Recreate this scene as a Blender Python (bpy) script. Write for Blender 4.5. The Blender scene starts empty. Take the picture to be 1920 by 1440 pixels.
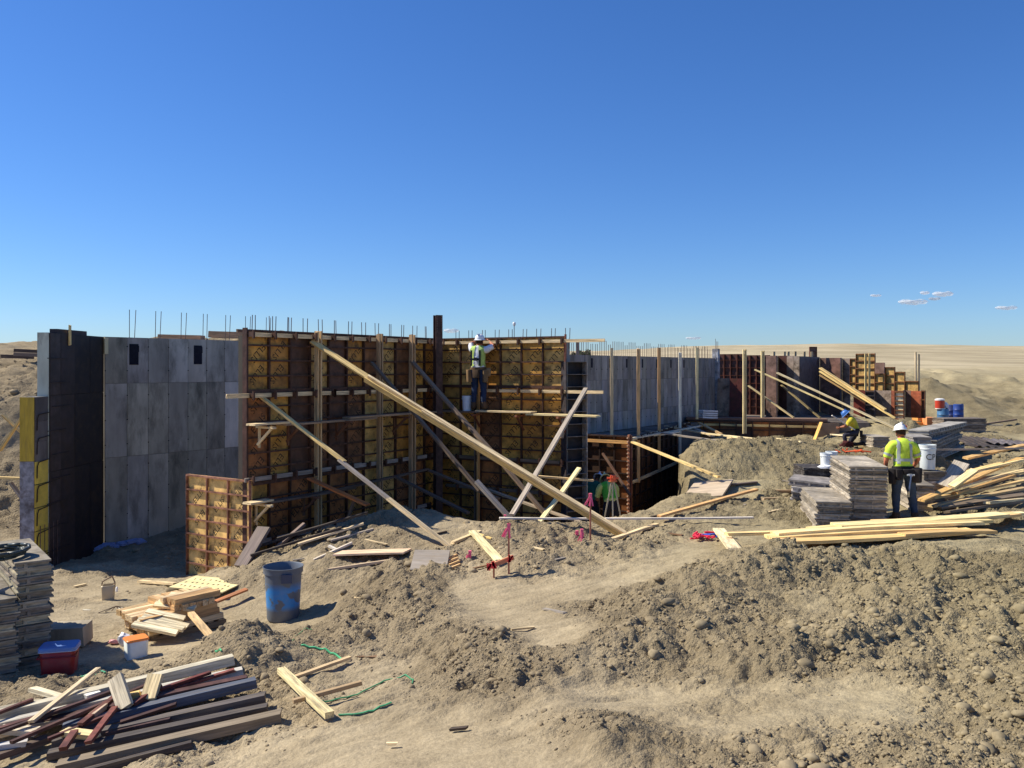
import bpy, bmesh, math, random
import numpy as np
from mathutils import Vector, Matrix, Euler
R = math.radians
random.seed(7)
S = bpy.context.scene
COL = S.collection
# ---------------------------------------------------------------- camera, sky, sun, exposure
F = 1600.0; HY = 690.0; CZ = 4.4            # focal length and eye-level row measured on the 1920 px photograph, eye height
cam = bpy.data.cameras.new('camera'); camo = bpy.data.objects.new('camera', cam); COL.objects.link(camo)
camo.location = (0, 0, CZ); camo.rotation_euler = (R(90), 0, 0)
cam.sensor_width = 36; cam.lens = 36 * F / 1920; cam.shift_y = -(720 - HY) / 1920
cam.clip_start = .05; cam.clip_end = 12000
S.camera = camo
LD = Vector((.978, -.21, 0)).normalized()    # where shadows fall on the ground
ELEV = 45
tosun = Vector((-LD.x * math.cos(R(ELEV)), -LD.y * math.cos(R(ELEV)), math.sin(R(ELEV))))
w = bpy.data.worlds.new('World'); S.world = w; w.use_nodes = True
nt = w.node_tree; bg = nt.nodes['Background']
sky = nt.nodes.new('ShaderNodeTexSky'); sky.sky_type = 'NISHITA'; sky.sun_disc = False
sky.sun_elevation = R(ELEV); sky.sun_rotation = math.atan2(tosun.x, tosun.y)
sky.altitude = 0; sky.air_density = 1.0; sky.dust_density = 0.15; sky.ozone_density = 4.5
hs = nt.nodes.new('ShaderNodeHueSaturation'); hs.inputs['Saturation'].default_value = 1.15
gr = nt.nodes.new('ShaderNodeVectorMath'); gr.operation = 'MULTIPLY'; gr.inputs[1].default_value = (.73, .925, 1.27)
nt.links.new(sky.outputs[0], hs.inputs['Color']); nt.links.new(hs.outputs[0], gr.inputs[0]); nt.links.new(gr.outputs[0], bg.inputs[0])
bg.inputs[1].default_value = .080
sl = bpy.data.lights.new('sun', 'SUN'); slo = bpy.data.objects.new('sun', sl); COL.objects.link(slo)
sl.energy = 4.9; sl.angle = R(.5); sl.color = (1, .94, .80)
slo.rotation_euler = tosun.to_track_quat('Z', 'Y').to_euler(); slo.location = (-30, 10, 40)
S.view_settings.view_transform = 'Standard'; S.view_settings.look = 'None'
S.view_settings.exposure = 0.42; S.view_settings.gamma = 1; S.view_settings.use_curve_mapping = False
S.render.engine = 'CYCLES'; S.render.resolution_x = 1024; S.render.resolution_y = 768
# ---------------------------------------------------------------- helpers
def W(px, py, d): return Vector(((px - 960) / F * d, d, CZ + (HY - py) / F * d))
def lin(r, g, b):
    f = lambda c: (c / 255 / 12.92) if c / 255 <= .04045 else ((c / 255 + .055) / 1.055) ** 2.4
    return (f(r), f(g), f(b))
def tag(o, label=None, cat=None, group=None, kind=None):
    if label and not kind: kind = 'thing'
    for k, v in (('label', label), ('category', cat), ('group', group), ('kind', kind)):
        if v: o[k] = v
    return o
def link(name, me, mat=None, parent=None, color=None, loc=None, rot=None, mtx=None):
    o = bpy.data.objects.new(name, me); COL.objects.link(o)
    if mat is not None and me is not None and len(me.materials) == 0: me.materials.append(mat)
    if parent: o.parent = parent
    if color: o.color = (*color[:3], 1)
    if mtx is not None: o.matrix_basis = mtx
    if loc is not None: o.location = loc
    if rot is not None: o.rotation_euler = rot
    return o
def empty(name, loc, rz, label, cat, group=None):
    o = bpy.data.objects.new(name, None); COL.objects.link(o); o.location = loc; o.rotation_euler = (0, 0, rz)
    o.empty_display_size = .2
    return tag(o, label, cat, group)
class MB:
    def __init__(s): s.v = []; s.f = []; s.m = []
    def box(s, a, b, mi=0, M=None):
        i = len(s.v)
        x0, y0, z0 = a; x1, y1, z1 = b
        p = [(x0,y0,z0),(x1,y0,z0),(x1,y1,z0),(x0,y1,z0),(x0,y0,z1),(x1,y0,z1),(x1,y1,z1),(x0,y1,z1)]
        if M is not None: p = [tuple(M @ Vector(q)) for q in p]
        s.v += p
        s.f += [(i,i+3,i+2,i+1),(i+4,i+5,i+6,i+7),(i,i+1,i+5,i+4),(i+1,i+2,i+6,i+5),(i+2,i+3,i+7,i+6),(i+3,i,i+4,i+7)]
        s.m += [mi] * 6; return s
    def rod(s, a, b, r, n=6, mi=0, r2=None):
        a = Vector(a); b = Vector(b); r2 = r if r2 is None else r2
        q = (b - a).to_track_quat('Z', 'Y'); i = len(s.v)
        for p, rr in ((a, r), (b, r2)):
            for k in range(n):
                t = 2 * math.pi * k / n
                s.v.append(tuple(p + q @ Vector((rr * math.cos(t), rr * math.sin(t), 0))))
        for k in range(n):
            k2 = (k + 1) % n; s.f.append((i + k, i + k2, i + n + k2, i + n + k)); s.m.append(mi)
        s.f.append(tuple(i + n - 1 - k for k in range(n))); s.f.append(tuple(i + n + k for k in range(n))); s.m += [mi, mi]
        return s
    def path(s, pts, r, n=6):
        for a, b in zip(pts[:-1], pts[1:]): s.rod(a, b, r, n)
        return s
    def lathe(s, prof, n=24, c=(0, 0, 0), cap=True, sx=1, sy=1, mi=0):
        i = len(s.v)
        for (r, z) in prof:
            for k in range(n):
                t = 2 * math.pi * k / n; s.v.append((c[0] + sx * r * math.cos(t), c[1] + sy * r * math.sin(t), c[2] + z))
        for j in range(len(prof) - 1):
            for k in range(n):
                k2 = (k + 1) % n
                s.f.append((i + j*n + k, i + j*n + k2, i + (j+1)*n + k2, i + (j+1)*n + k)); s.m.append(mi)
        if cap:
            s.f.append(tuple(i + n - 1 - k for k in range(n))); s.m.append(mi)
            e = i + (len(prof) - 1) * n; s.f.append(tuple(e + k for k in range(n))); s.m.append(mi)
        return s
    def mesh(s, name='m', smooth=False, mats=()):
        me = bpy.data.meshes.new(name); me.from_pydata(s.v, [], s.f); me.update()
        if smooth:
            for p in me.polygons: p.use_smooth = True
        for m in mats: me.materials.append(m)
        if mats: me.polygons.foreach_set('material_index', s.m)
        return me
    def put(s, name, mat, parent=None, color=None, smooth=False, **k): return link(name, s.mesh(name, smooth), mat, parent, color, **k)
def auto_smooth(me, ang=35):
    for p in me.polygons: p.use_smooth = True
    try: me.set_sharp_from_angle(angle=R(ang))
    except Exception: pass
    return me
# ---------------------------------------------------------------- noise in numpy
def _h(ix, iy, sd):
    n = (ix.astype(np.int64) * 374761393 + iy.astype(np.int64) * 668265263 + sd * 1442695041) & 0xffffffff
    n = ((n ^ (n >> 13)) * 1274126177) & 0xffffffff
    n = (n ^ (n >> 16)) & 0xffffffff
    return n / 2147483648.0 - 1
def vn(x, y, sd=0):
    ix = np.floor(x); iy = np.floor(y); fx = x - ix; fy = y - iy
    fx = fx*fx*fx*(fx*(fx*6-15)+10); fy = fy*fy*fy*(fy*(fy*6-15)+10)
    a = _h(ix, iy, sd); b = _h(ix+1, iy, sd); c = _h(ix, iy+1, sd); d = _h(ix+1, iy+1, sd)
    return (a*(1-fx)+b*fx)*(1-fy) + (c*(1-fx)+d*fx)*fy
def fbm(x, y, sc, oc=4, sd=0, g=.5):
    t = 0; a = 1; 
    for k in range(oc):
        c, s_ = math.cos(.6 + k), math.sin(.6 + k)
        t = t + a * vn((x*c - y*s_) / sc, (x*s_ + y*c) / sc, sd + k * 17); sc *= .5; a *= g
    return t
def sstep(a, b, x):
    t = np.clip((x - a) / (b - a), 0, 1); return t * t * (3 - 2 * t)
def lumps(x, y, sc, sd):
    """rounded lumps packed on a jittered lattice, 0..1"""
    u = x / sc; v = y / sc; iu = np.floor(u); iv = np.floor(v); best = np.zeros(np.shape(x))
    for a in (-1, 0, 1):
        for b in (-1, 0, 1):
            cu_ = iu + a; cv_ = iv + b; r = .42 + .33 * _h(cu_, cv_, sd + 3)
            d2 = (u - cu_ - .5 - .42 * _h(cu_, cv_, sd))**2 + (v - cv_ - .5 - .42 * _h(cu_, cv_, sd + 1))**2
            best = np.maximum(best, np.sqrt(np.maximum(0, r * r - d2)))
    return best
# ---------------------------------------------------------------- terrain shape: spot heights
CP = []
def cp(px, py, d): v = W(px, py, d); CP.append((v.x, v.y, v.z - CZ))
for t in [(0,1440,8.0),(200,1440,7.9),(400,1440,7.4),(650,1440,6.7),(960,1440,6.2),(1300,1440,5.8),(1600,1440,5.6),(1900,1440,5.5),
 (0,1300,9.6),(115,1268,10.2),(300,1300,9.4),(255,1240,11),(550,1300,9.1),(450,1225,10.5),(800,1300,8.6),(1100,1300,8),(1250,1200,9.1),(1500,1200,8.8),(1800,1250,7.9),
 (531,1163,13.1),(430,1110,14.5),(205,1130,14),(100,1150,13.4),(350,1087,17.2),(200,1060,18.5),(110,1062,18.7),(300,1040,19.8),(0,1012,21),
 (700,1160,12.2),(650,1080,14.4),(800,1060,14),(480,1075,15),(960,1150,11.2),(955,1080,13.1),(1100,1080,12.6),(1200,1100,11.5),(1430,1050,12.0),(1330,1020,14.4),
 (1175,1008,15.5),(840,1025,15),(1600,1030,13.2),(1900,1030,13.2),(1695,978,15.6),(1900,950,17.5),(1500,980,16),(1300,960,17),(1400,920,19),
 (470,1048,15.9),(600,1003,16.5),(735,966,17.3),(860,972,17.2),(960,985,16.8),(1100,985,16.9),(1160,972,17.4),(1250,935,18.5),
 (1300,845,21.6),(1350,828,22.6),(1430,834,22.8),(1290,868,20.8),(1287,898,20.3),(1292,925,19.7),(1310,838,22.3),(1500,900,19.5),(1500,840,24.5),(1450,826,27),(1400,822,27.3),(1560,838,26.5),(1322,826,27.5),
 (1640,850,24.5),(1800,870,22.5),(1900,870,22.5),(1850,800,34),(1900,760,42),(1750,797,36),(1640,803,32),(1740,730,41),(1900,720,50),(1810,745,45),(1620,797,29.5),
 (0,742,26),(45,748,25.5),(0,850,24),(0,950,22.5),(0,655,36),(70,655,36),(-200,760,26),(-200,655,36),(300,641,42),(440,637,40),(200,650,40),(120,655,36)]: cp(*t)
for t in [(0,2,-2.35),(5,1,-2.4),(-6,3,-3.3),(-3,3,-3),(9,4,-2.6),(0,-6,-2.4),(-12,8,-3.7),(14,9,-2.7),(16,15,-2.7),(16,22,-2.5),(-16,14,-3.9),(-14,19,-4.2),
 (-4.3,18.2,-4.4),(-3,18.7,-4.4),(-2,19.2,-4.4),(0,19.2,-4.4),(1.4,19.1,-4.4),(2.4,19.5,-4.4),(3.1,20.2,-4.4),(3.7,20.9,-4.4),(3.75,22,-4.4),(4.0,23.5,-4.4),(4.6,26,-4.4),(5.3,27.5,-4.4),(0,21,-4.4),(-1.5,21.5,-4.4),(2,22,-4.4),
 (-6.5,19.5,-4.4),(-7.5,21,-4.4),(-9,19,-4.4),(-5,19,-4.4),(-5,22,-4.4),(-3,24,-4.4),(2,26,-4.4),(6,30,-4.0),(-11.5,19,-4.3),(-11.5,24,-3.6),(-10,30,.2),(-4,32,.2),(0,36,.3),(6,38,.0),(8,36,-.5),(12,36,-1),
 (10,31,-2.2),(20,36,-2.),(30,30,-2.2),(18,54,-.6),(0,54,-.1),(-20,50,1.0),(-30,40,.9),(-30,25,0),(-26,15,-2.5),(40,54,-.6)]: CP.append(t)
CP = np.array(CP)
_d = np.hypot(CP[:, 0][:, None] - CP[:, 0], CP[:, 1][:, None] - CP[:, 1])
_K = np.sqrt(_d * _d + .16); _A = np.block([[_K, np.ones((len(CP), 1))], [np.ones((1, len(CP))), np.zeros((1, 1))]])
_w = np.linalg.solve(_A + np.eye(len(CP) + 1) * 1e-9, np.append(CP[:, 2], 0))
def mound(x, y, cx, cy, rx, ry, h, rot=0):
    c, s_ = math.cos(rot), math.sin(rot); u = ((x-cx)*c + (y-cy)*s_) / rx; v = (-(x-cx)*s_ + (y-cy)*c) / ry
    return h * np.exp(-(u*u + v*v))
def gp(px, py, z): d = F * -z / (py - HY); return ((px - 960) / F * d, d)
def ridge(x, y, pts, wd):
    best = np.full(np.shape(x), 9e9)
    for (ax, ay), (bx, by) in zip(pts[:-1], pts[1:]):
        dx, dy = bx - ax, by - ay; t = np.clip(((x - ax) * dx + (y - ay) * dy) / (dx * dx + dy * dy), 0, 1)
        best = np.minimum(best, (x - ax - t * dx)**2 + (y - ay - t * dy)**2)
    return np.exp(-best / (wd * wd))
R1 = [gp(745, 1095, -3.4), gp(800, 1150, -3.4), gp(870, 1190, -3.3), gp(915, 1225, -3.25)]
R2 = [gp(905, 1235, -3.2), gp(985, 1290, -3.15), gp(1070, 1360, -3.0), gp(1150, 1430, -2.95)]
R3 = [gp(1440, 1042, -2.7), gp(1320, 1100, -2.85), gp(1210, 1170, -2.9), gp(1110, 1240, -3.0)]
R4 = [gp(1450, 1235, -2.75), gp(1580, 1200, -2.72), gp(1690, 1165, -2.7)]
R5 = [gp(985, 1065, -3.15), gp(1060, 1020, -3.1), gp(1200, 1030, -3.0)]
PA = [gp(880, 1105, -3.25), gp(930, 1160, -3.25), gp(1010, 1215, -3.15), gp(1090, 1300, -3.05), gp(1130, 1340, -3.0)]
PB = [gp(900, 1085, -3.2), gp(1100, 1110, -3.1), gp(1280, 1070, -2.95)]
PC_ = [gp(1230, 1285, -2.85), gp(1430, 1270, -2.75), gp(1650, 1290, -2.7)]
def base(x, y):
    x = np.asarray(x, float); y = np.asarray(y, float); sh = x.shape; xf = x.ravel(); yf = y.ravel()
    out = np.zeros(xf.shape)
    near = yf < 75
    xn = xf[near]; yn = yf[near]; z = np.full(xn.shape, _w[-1])
    for k in range(len(CP)): z += _w[k] * np.sqrt((xn - CP[k, 0])**2 + (yn - CP[k, 1])**2 + .16)
    out[near] = z
    r = xf / np.maximum(yf, 1)
    top = 38 + 6 * np.exp(-((r - .38) / .28)**2) - 8 * np.exp(-((r - .09) / .10)**2)
    plain = -.5 + (np.minimum(yf, 420) - 58) * (top / 1600 * 420 + .5) / 362 + .5 * vn(xf/60, yf/60, 5) * sstep(60, 200, yf) + .3 * vn(xf/9, yf/9, 15) * sstep(300, 400, yf)
    t = sstep(46, 64, yf)
    o = out * (1 - t) + plain * t
    o = o + mound(xf, yf, -3.3, 10.4, .55, .8, .34, .5) + mound(xf, yf, 3.4, 11.2, 1.5, .5, .16, .5) + mound(xf, yf, 3.6, 8.6, .7, .3, .10, .6)
    o = o + mound(xf, yf, 1.35, 8.7, .3, .2, .08) + mound(xf, yf, .2, 16.2, 1.1, .6, .12) + mound(xf, yf, 9.8, 20.6, 1.0, .6, .35) + mound(xf, yf, 12.6, 28.2, 1.4, .8, .35) + mound(xf, yf, 19.6, 40, 1.3, 1.8, .45)
    o = o + .13 * ridge(xf, yf, R1, .45) + .14 * ridge(xf, yf, R2, .42) + .16 * ridge(xf, yf, R3, .6) + .10 * ridge(xf, yf, R4, .25) + .08 * ridge(xf, yf, R5, .4)
    # dug edge of the big mound beside the pit
    ed = np.interp(yf, [19.5, 20.2, 21, 22.5, 24.5, 27.3], [4.02, 4.12, 4.22, 4.5, 5.05, 5.85]) + .10 * vn(yf / .5, xf * 0, 71) + .05 * vn(yf / .17, xf * 0, 72)
    tp = np.interp(yf, [19.5, 20.2, 21.3, 22.6, 24, 27.5], [-2.85, -2.58, -2.12, -1.92, -2.05, -2.42]) - .35 * np.exp(-np.maximum(0, xf - ed) / .22)
    wz = sstep(19.2, 20.0, yf) * sstep(28, 27.2, yf); inn = sstep(1.7, .9, xf - ed) * (xf > ed - .02)
    o = o + wz * inn * np.maximum(0, tp - o); cl = sstep(.02, -.28, xf - ed) * (xf > ed - 1.6)
    cap = tp + .35 * np.exp(-np.maximum(0, xf - ed) / .22) + .06 * vn(xf / .9, yf / .9, 14); o = o - wz * (xf > ed - .02) * sstep(5.5, 3.5, xf - ed) * .93 * np.maximum(0, o - cap)
    o = o - wz * cl * np.maximum(0, o + 4.35 - .25 * np.exp((xf - ed) / .4))
    return o.reshape(sh)
def medium(x, y):
    near = 1 - sstep(60, 90, y)
    pit = sstep(-4.15, -3.9, base(x, y)) if False else 1
    return near * (.055 * fbm(x, y, 1.7, 3, 3) + .22 * fbm(x, y, 2.2, 4, 90) * sstep(-8.5, -11, x) * sstep(20, 24, y) + .26 * fbm(x, y, 2.6, 5, 95, .55) * sstep(13, 17, x) * sstep(30, 38, y))
def rough(x, y):
    r = .67 + .62 * fbm(x, y, 1.7, 4, 40)
    r = r + .45 * sstep(.5, 2.5, x) * sstep(14, 11, y) + .7 * mound(x, y, 5.3, 22, 2.2, 2.5, 1) + .7 * mound(x, y, -3.3, 10.4, .9, 1.1, 1)
    r = r - .5 * mound(x, y, -6, 13.5, 3, 2.5, 1) - .35 * mound(x, y, 1.2, 12.5, 3, 1.2, 1) - .4 * mound(x, y, -.8, 7.5, 1.5, 1.6, 1)
    r = r + .75 * ridge(x, y, R1, .7) + .8 * ridge(x, y, R2, .6) + .8 * ridge(x, y, R3, .95) + .6 * ridge(x, y, R4, .5) + .5 * ridge(x, y, R5, .6)
    r = r - .95 * ridge(x, y, PA, .5) - .8 * ridge(x, y, PB, .45) - .6 * ridge(x, y, PC_, .3) + .5 * mound(x, y, 6.2, 11, 2.2, 2.2, 1)
    r = r + .6 * sstep(-8, -11, x) * sstep(19, 22, y) + .45 * sstep(13, 17, x) * sstep(27, 34, y)
    return np.clip(r, .06, 1.35)
def fine(x, y):
    near = 1 - sstep(50, 80, y); rg = rough(x, y)
    n1 = fbm(x, y, .42, 4, 9, .6); n2 = np.abs(fbm(x, y, .16, 2, 77))
    tr = vn(x * .8 + y * .25, (y - .18 * x) * 5.5, 123) * mound(x, y, 7, 12.8, 4.5, 1.6, 1) + vn((x + y) * .7, (y - .35 * x) * 7, 99) * mound(x, y, -.8, 8, 2.4, 1.8, .8)
    crease = np.maximum(0, .28 - np.abs(fbm(x, y, .9, 3, 55))) 
    wx = x + .05 * vn(x / .13, y / .13, 61); wy = y + .05 * vn(x / .13, y / .13, 62); r2 = np.clip(rg - .25, 0, 1)
    lp = .085 * lumps(wx, wy, .24, 5) * r2 * sstep(-.3, .4, vn(x / .7, y / .7, 19)) + .040 * lumps(wx, wy, .105, 6) * r2
    sm = np.clip(1.1 - rg, 0, 1); ft = np.minimum(0, lumps(x, y * .8, .45, 88) * -1 + .38) * (vn(x / .6, y / .6, 33) > -.1)
    sc_ = np.maximum(0, vn(x * 1.1 + y * .4, (y - .5 * x) * 11, 44) - .25)
    n1 = n1 + .28 * sm * fbm(x, y, .19, 3, 101) / np.maximum(rg, .25)
    return near * (.035 * sm * ft - .03 * sm * sc_ + .050 * rg * n1 + .040 * rg * n2 + lp + .030 * tr - .10 * crease * np.clip(rg, .3, 1))
def ground_z(x, y):
    x = np.atleast_1d(np.asarray(x, float)); y = np.atleast_1d(np.asarray(y, float))
    return base(x, y) + medium(x, y) + fine(x, y) + CZ
def gz(x, y): return float(ground_z(x, y)[0])
_dd = np.concatenate([np.arange(4, 30, .03), np.arange(30, 120, .15)])
def hit(px, py):
    X = (px - 960) / F * _dd; Z = CZ + (HY - py) / F * _dd; g = base(X, _dd) + medium(X, _dd) + CZ
    i = np.argmax(Z <= g)
    if not (Z <= g).any(): i = len(_dd) - 1
    return Vector((X[i], _dd[i], g[i]))
# ---------------------------------------------------------------- materials
def newmat(name):
    m = bpy.data.materials.new(name); m.use_nodes = True; return m, m.node_tree, m.node_tree.nodes['Principled BSDF']
def surf(name, rough_=.8, stretch=(1, 1, 1), scale=4, var=.35, scale2=1.2, var2=.25, bump=.15, metallic=0, dirt=None, dirt_amt=.0, col=None, bumpd=.01, spec=.3):
    """object colour x two scales of noise, optional dirt colour in patches, bump"""
    m, t, b = newmat(name); N = t.nodes.new; L = t.links.new
    tc = N('ShaderNodeTexCoord'); mp = N('ShaderNodeMapping'); mp.inputs['Scale'].default_value = stretch
    oi = N('ShaderNodeObjectInfo'); ad = N('ShaderNodeVectorMath'); ad.operation = 'ADD'
    mul = N('ShaderNodeMath'); mul.operation = 'MULTIPLY'; mul.inputs[1].default_value = 37
    L(oi.outputs['Random'], mul.inputs[0]); L(tc.outputs['Object'], mp.inputs[0]); L(mp.outputs[0], ad.inputs[0]); L(mul.outputs[0], ad.inputs[1])
    n1 = N('ShaderNodeTexNoise'); n1.inputs['Scale'].default_value = scale; n1.inputs['Detail'].default_value = 6
    n2 = N('ShaderNodeTexNoise'); n2.inputs['Scale'].default_value = scale2; n2.inputs['Detail'].default_value = 3
    L(ad.outputs[0], n1.inputs[0]); L(ad.outputs[0], n2.inputs[0])
    def rng(n, v):
        r = N('ShaderNodeMapRange'); r.inputs[1].default_value = .3; r.inputs[2].default_value = .7; r.inputs[3].default_value = 1 - v; r.inputs[4].default_value = 1 + v
        L(n.outputs['Fac'], r.inputs[0]); return r
    a = rng(n1, var); c = rng(n2, var2); mm = N('ShaderNodeMath'); mm.operation = 'MULTIPLY'; L(a.outputs[0], mm.inputs[0]); L(c.outputs[0], mm.inputs[1])
    vm = N('ShaderNodeVectorMath'); vm.operation = 'SCALE'
    if col: vm.inputs[0].default_value = col
    else: L(oi.outputs['Color'], vm.inputs[0])
    L(mm.outputs[0], vm.inputs['Scale']); out = vm.outputs[0]
    if dirt:
        n3 = N('ShaderNodeTexNoise'); n3.inputs['Scale'].default_value = scale2 * 2.3; n3.inputs['Detail'].default_value = 8; n3.inputs['Roughness'].default_value = .7
        L(ad.outputs[0], n3.inputs[0]); r = N('ShaderNodeMapRange'); r.inputs[1].default_value = .48; r.inputs[2].default_value = .68; r.inputs[3].default_value = 0; r.inputs[4].default_value = dirt_amt
        L(n3.outputs['Fac'], r.inputs[0]); mx = N('ShaderNodeMix'); mx.data_type = 'RGBA'; L(r.outputs[0], mx.inputs[0]); L(out, mx.inputs[6]); mx.inputs[7].default_value = (*dirt, 1); out = mx.outputs[2]
    L(out, b.inputs['Base Color']); b.inputs['Roughness'].default_value = rough_; b.inputs['Metallic'].default_value = metallic; b.inputs['Specular IOR Level'].default_value = spec
    if bump:
        bp = N('ShaderNodeBump'); bp.inputs['Strength'].default_value = bump; bp.inputs['Distance'].default_value = bumpd; L(n1.outputs['Fac'], bp.inputs['Height']); L(bp.outputs[0], b.inputs['Normal'])
    return m
M = {}
M['wood'] = surf('sawn_wood', .78, (1, 14, 14), 3, .30, .8, .22, .6, dirt=(.20, .155, .10), dirt_amt=.7)
M['ply'] = surf('form_plywood', .55, (1, 1, 1), 7, .25, 1.6, .3, .1, dirt=(.05, .028, .014), dirt_amt=.8, spec=.3)
M['plain_ply'] = surf('plywood', .7, (1, 6, 1), 5, .14, 1.2, .14, .1, dirt=(.3, .2, .1), dirt_amt=.3)
M['steel'] = surf('rusty_steel', .6, (1, 1, 1), 9, .4, 2, .3, .3, dirt=(.065, .035, .022), dirt_amt=.7, metallic=0.1)
M['concrete'] = surf('cast_concrete', .85, (1, 1, .35), 5, .16, .8, .30, .25, dirt=(.075, .068, .05), dirt_amt=.75)
M['paint'] = surf('plastic', .42, (1, 1, 1), 6, .06, 1, .06, .05, dirt=(.25, .2, .14), dirt_amt=.22, spec=.5)
M['fabric'] = surf('fabric', .95, (1, 1, 1), 30, .12, 6, .14, .5, bumpd=.004)
M['skin'] = surf('skin', .6, (1, 1, 1), 8, .06, 3, .06, .1)
M['reflect'] = surf('reflective_tape', .35, (1, 1, 1), 20, .06, 4, .08, .1, spec=.6)
M['slab'] = surf('stacked_panel_edge', .85, (1, 1, 3), 9, .35, 3, .35, .5, dirt=(.28, .26, .23), dirt_amt=.6)
M['ink'] = surf('stamp_ink', .7, (1, 1, 1), 9, .25, 3, .3, .0, col=(.035, .022, .012))
M['black'] = surf('recess_shade', .9, (1, 1, 1), 9, .25, 3, .3, .2)  # near-black colour standing for the shade inside slots and tie holes
WOODN = lin(236, 208, 160); WOODY = lin(240, 205, 135); WOODG = lin(165, 152, 138); WOODD = lin(120, 100, 82); WOODO = lin(220, 165, 100)
def ground_material(nm, dug=None):
    m, t, b = newmat(nm); N = t.nodes.new; L = t.links.new
    g = N('ShaderNodeNewGeometry'); sx = N('ShaderNodeSeparateXYZ'); L(g.outputs['Position'], sx.inputs[0])
    def noise(sc, det=5, ro=.6, stretch=None):
        n = N('ShaderNodeTexNoise'); n.inputs['Scale'].default_value = sc; n.inputs['Detail'].default_value = det; n.inputs['Roughness'].default_value = ro
        if stretch:
            mp = N('ShaderNodeMapping'); mp.inputs['Scale'].default_value = stretch; L(g.outputs['Position'], mp.inputs[0]); L(mp.outputs[0], n.inputs[0])
        else: L(g.outputs['Position'], n.inputs[0])
        return n
    n1 = noise(.35, 4); n2 = noise(3, 8, .7); n3 = noise(22, 6, .7)
    def ramp(c0, c1):
        r_ = N('ShaderNodeValToRGB'); e = r_.color_ramp.elements; e[0].position = .36; e[0].color = (*c0, 1); e[1].position = .64; e[1].color = (*c1, 1); return r_
    rpa = ramp((.29, .228, .143), (.465, .375, .242)); rpb = ramp((.20, .154, .096), (.385, .302, .19))
    rp = N('ShaderNodeMix'); rp.data_type = 'RGBA'
    if dug is None:
        an = N('ShaderNodeAttribute'); an.attribute_name = 'dug'; L(an.outputs['Fac'], rp.inputs[0])
    else: rp.inputs[0].default_value = dug
    L(rpa.outputs[0], rp.inputs[6]); L(rpb.outputs[0], rp.inputs[7])
    mxn = N('ShaderNodeMath'); mxn.operation = 'MULTIPLY_ADD'; mxn.inputs[1].default_value = .5
    L(n2.outputs['Fac'], mxn.inputs[0])
    h = N('ShaderNodeMath'); h.operation = 'MULTIPLY'; h.inputs[1].default_value = .5; L(n1.outputs['Fac'], h.inputs[0]); L(h.outputs[0], mxn.inputs[2]); L(mxn.outputs[0], rpa.inputs[0]); L(mxn.outputs[0], rpb.inputs[0])
    sp = N('ShaderNodeMapRange'); sp.inputs[1].default_value = .3; sp.inputs[2].default_value = .7; sp.inputs[3].default_value = .78; sp.inputs[4].default_value = 1.2; L(n3.outputs['Fac'], sp.inputs[0])
    vm = N('ShaderNodeVectorMath'); vm.operation = 'SCALE'; L(rp.outputs[2], vm.inputs[0]); L(sp.outputs[0], vm.inputs['Scale'])
    # greyer, greener subsoil towards the right
    sr = N('ShaderNodeMapRange'); sr.inputs[1].default_value = .5; sr.inputs[2].default_value = 5.5; sr.inputs[3].default_value = 0; sr.inputs[4].default_value = .75; L(sx.outputs[0], sr.inputs[0])
    mg = N('ShaderNodeMix'); mg.data_type = 'RGBA'; mg.blend_type = 'MULTIPLY'; L(sr.outputs[0], mg.inputs[0]); L(vm.outputs[0], mg.inputs[6]); mg.inputs[7].default_value = (.86, .90, .80, 1)
    # stubble field far off: paler, with furrow rows
    nf = noise(.05, 6, .7, (1, .35, 1)); nr = noise(.5, 5, .7, (.05, .8, 1)); ff = N('ShaderNodeMath'); ff.operation = 'ADD'; L(nf.outputs['Fac'], ff.inputs[0]); L(nr.outputs['Fac'], ff.inputs[1])
    rf = N('ShaderNodeValToRGB'); e = rf.color_ramp.elements; e[0].position = .38; e[0].color = (.27, .22, .135, 1); e[1].position = .60; e[1].color = (.56, .465, .30, 1)
    hf = N('ShaderNodeMath'); hf.operation = 'MULTIPLY'; hf.inputs[1].default_value = .5; L(ff.outputs[0], hf.inputs[0]); L(hf.outputs[0], rf.inputs[0])
    fy = N('ShaderNodeMapRange'); fy.interpolation_type = 'SMOOTHSTEP'; fy.inputs[1].default_value = 48; fy.inputs[2].default_value = 80; L(sx.outputs[1], fy.inputs[0])
    mf = N('ShaderNodeMix'); mf.data_type = 'RGBA'; L(fy.outputs[0], mf.inputs[0]); L(mg.outputs[2], mf.inputs[6]); L(rf.outputs[0], mf.inputs[7])
    L(mf.outputs[2], b.inputs['Base Color']); b.inputs['Roughness'].default_value = .95; b.inputs['Specular IOR Level'].default_value = .1
    bp = N('ShaderNodeBump'); bp.inputs['Strength'].default_value = .9; bp.inputs['Distance'].default_value = .025
    ad = N('ShaderNodeMath'); ad.operation = 'ADD'; n4 = noise(60, 4, .7); L(n3.outputs['Fac'], ad.inputs[0]); L(n4.outputs['Fac'], ad.inputs[1]); 
    vo = N('ShaderNodeTexVoronoi'); vo.feature = 'SMOOTH_F1'; vo.inputs['Scale'].default_value = 24; vo.inputs['Smoothness'].default_value = .3
    v2 = N('ShaderNodeTexVoronoi'); v2.inputs['Scale'].default_value = 62
    for v_ in (vo, v2): L(g.outputs['Position'], v_.inputs['Vector'])
    s1 = N('ShaderNodeMath'); s1.operation = 'MULTIPLY_ADD'; s1.inputs[1].default_value = -1.3; L(vo.outputs['Distance'], s1.inputs[0]); L(ad.outputs[0], s1.inputs[2])
    s2 = N('ShaderNodeMath'); s2.operation = 'MULTIPLY_ADD'; s2.inputs[1].default_value = -.5; L(v2.outputs['Distance'], s2.inputs[0]); L(s1.outputs[0], s2.inputs[2])
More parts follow.
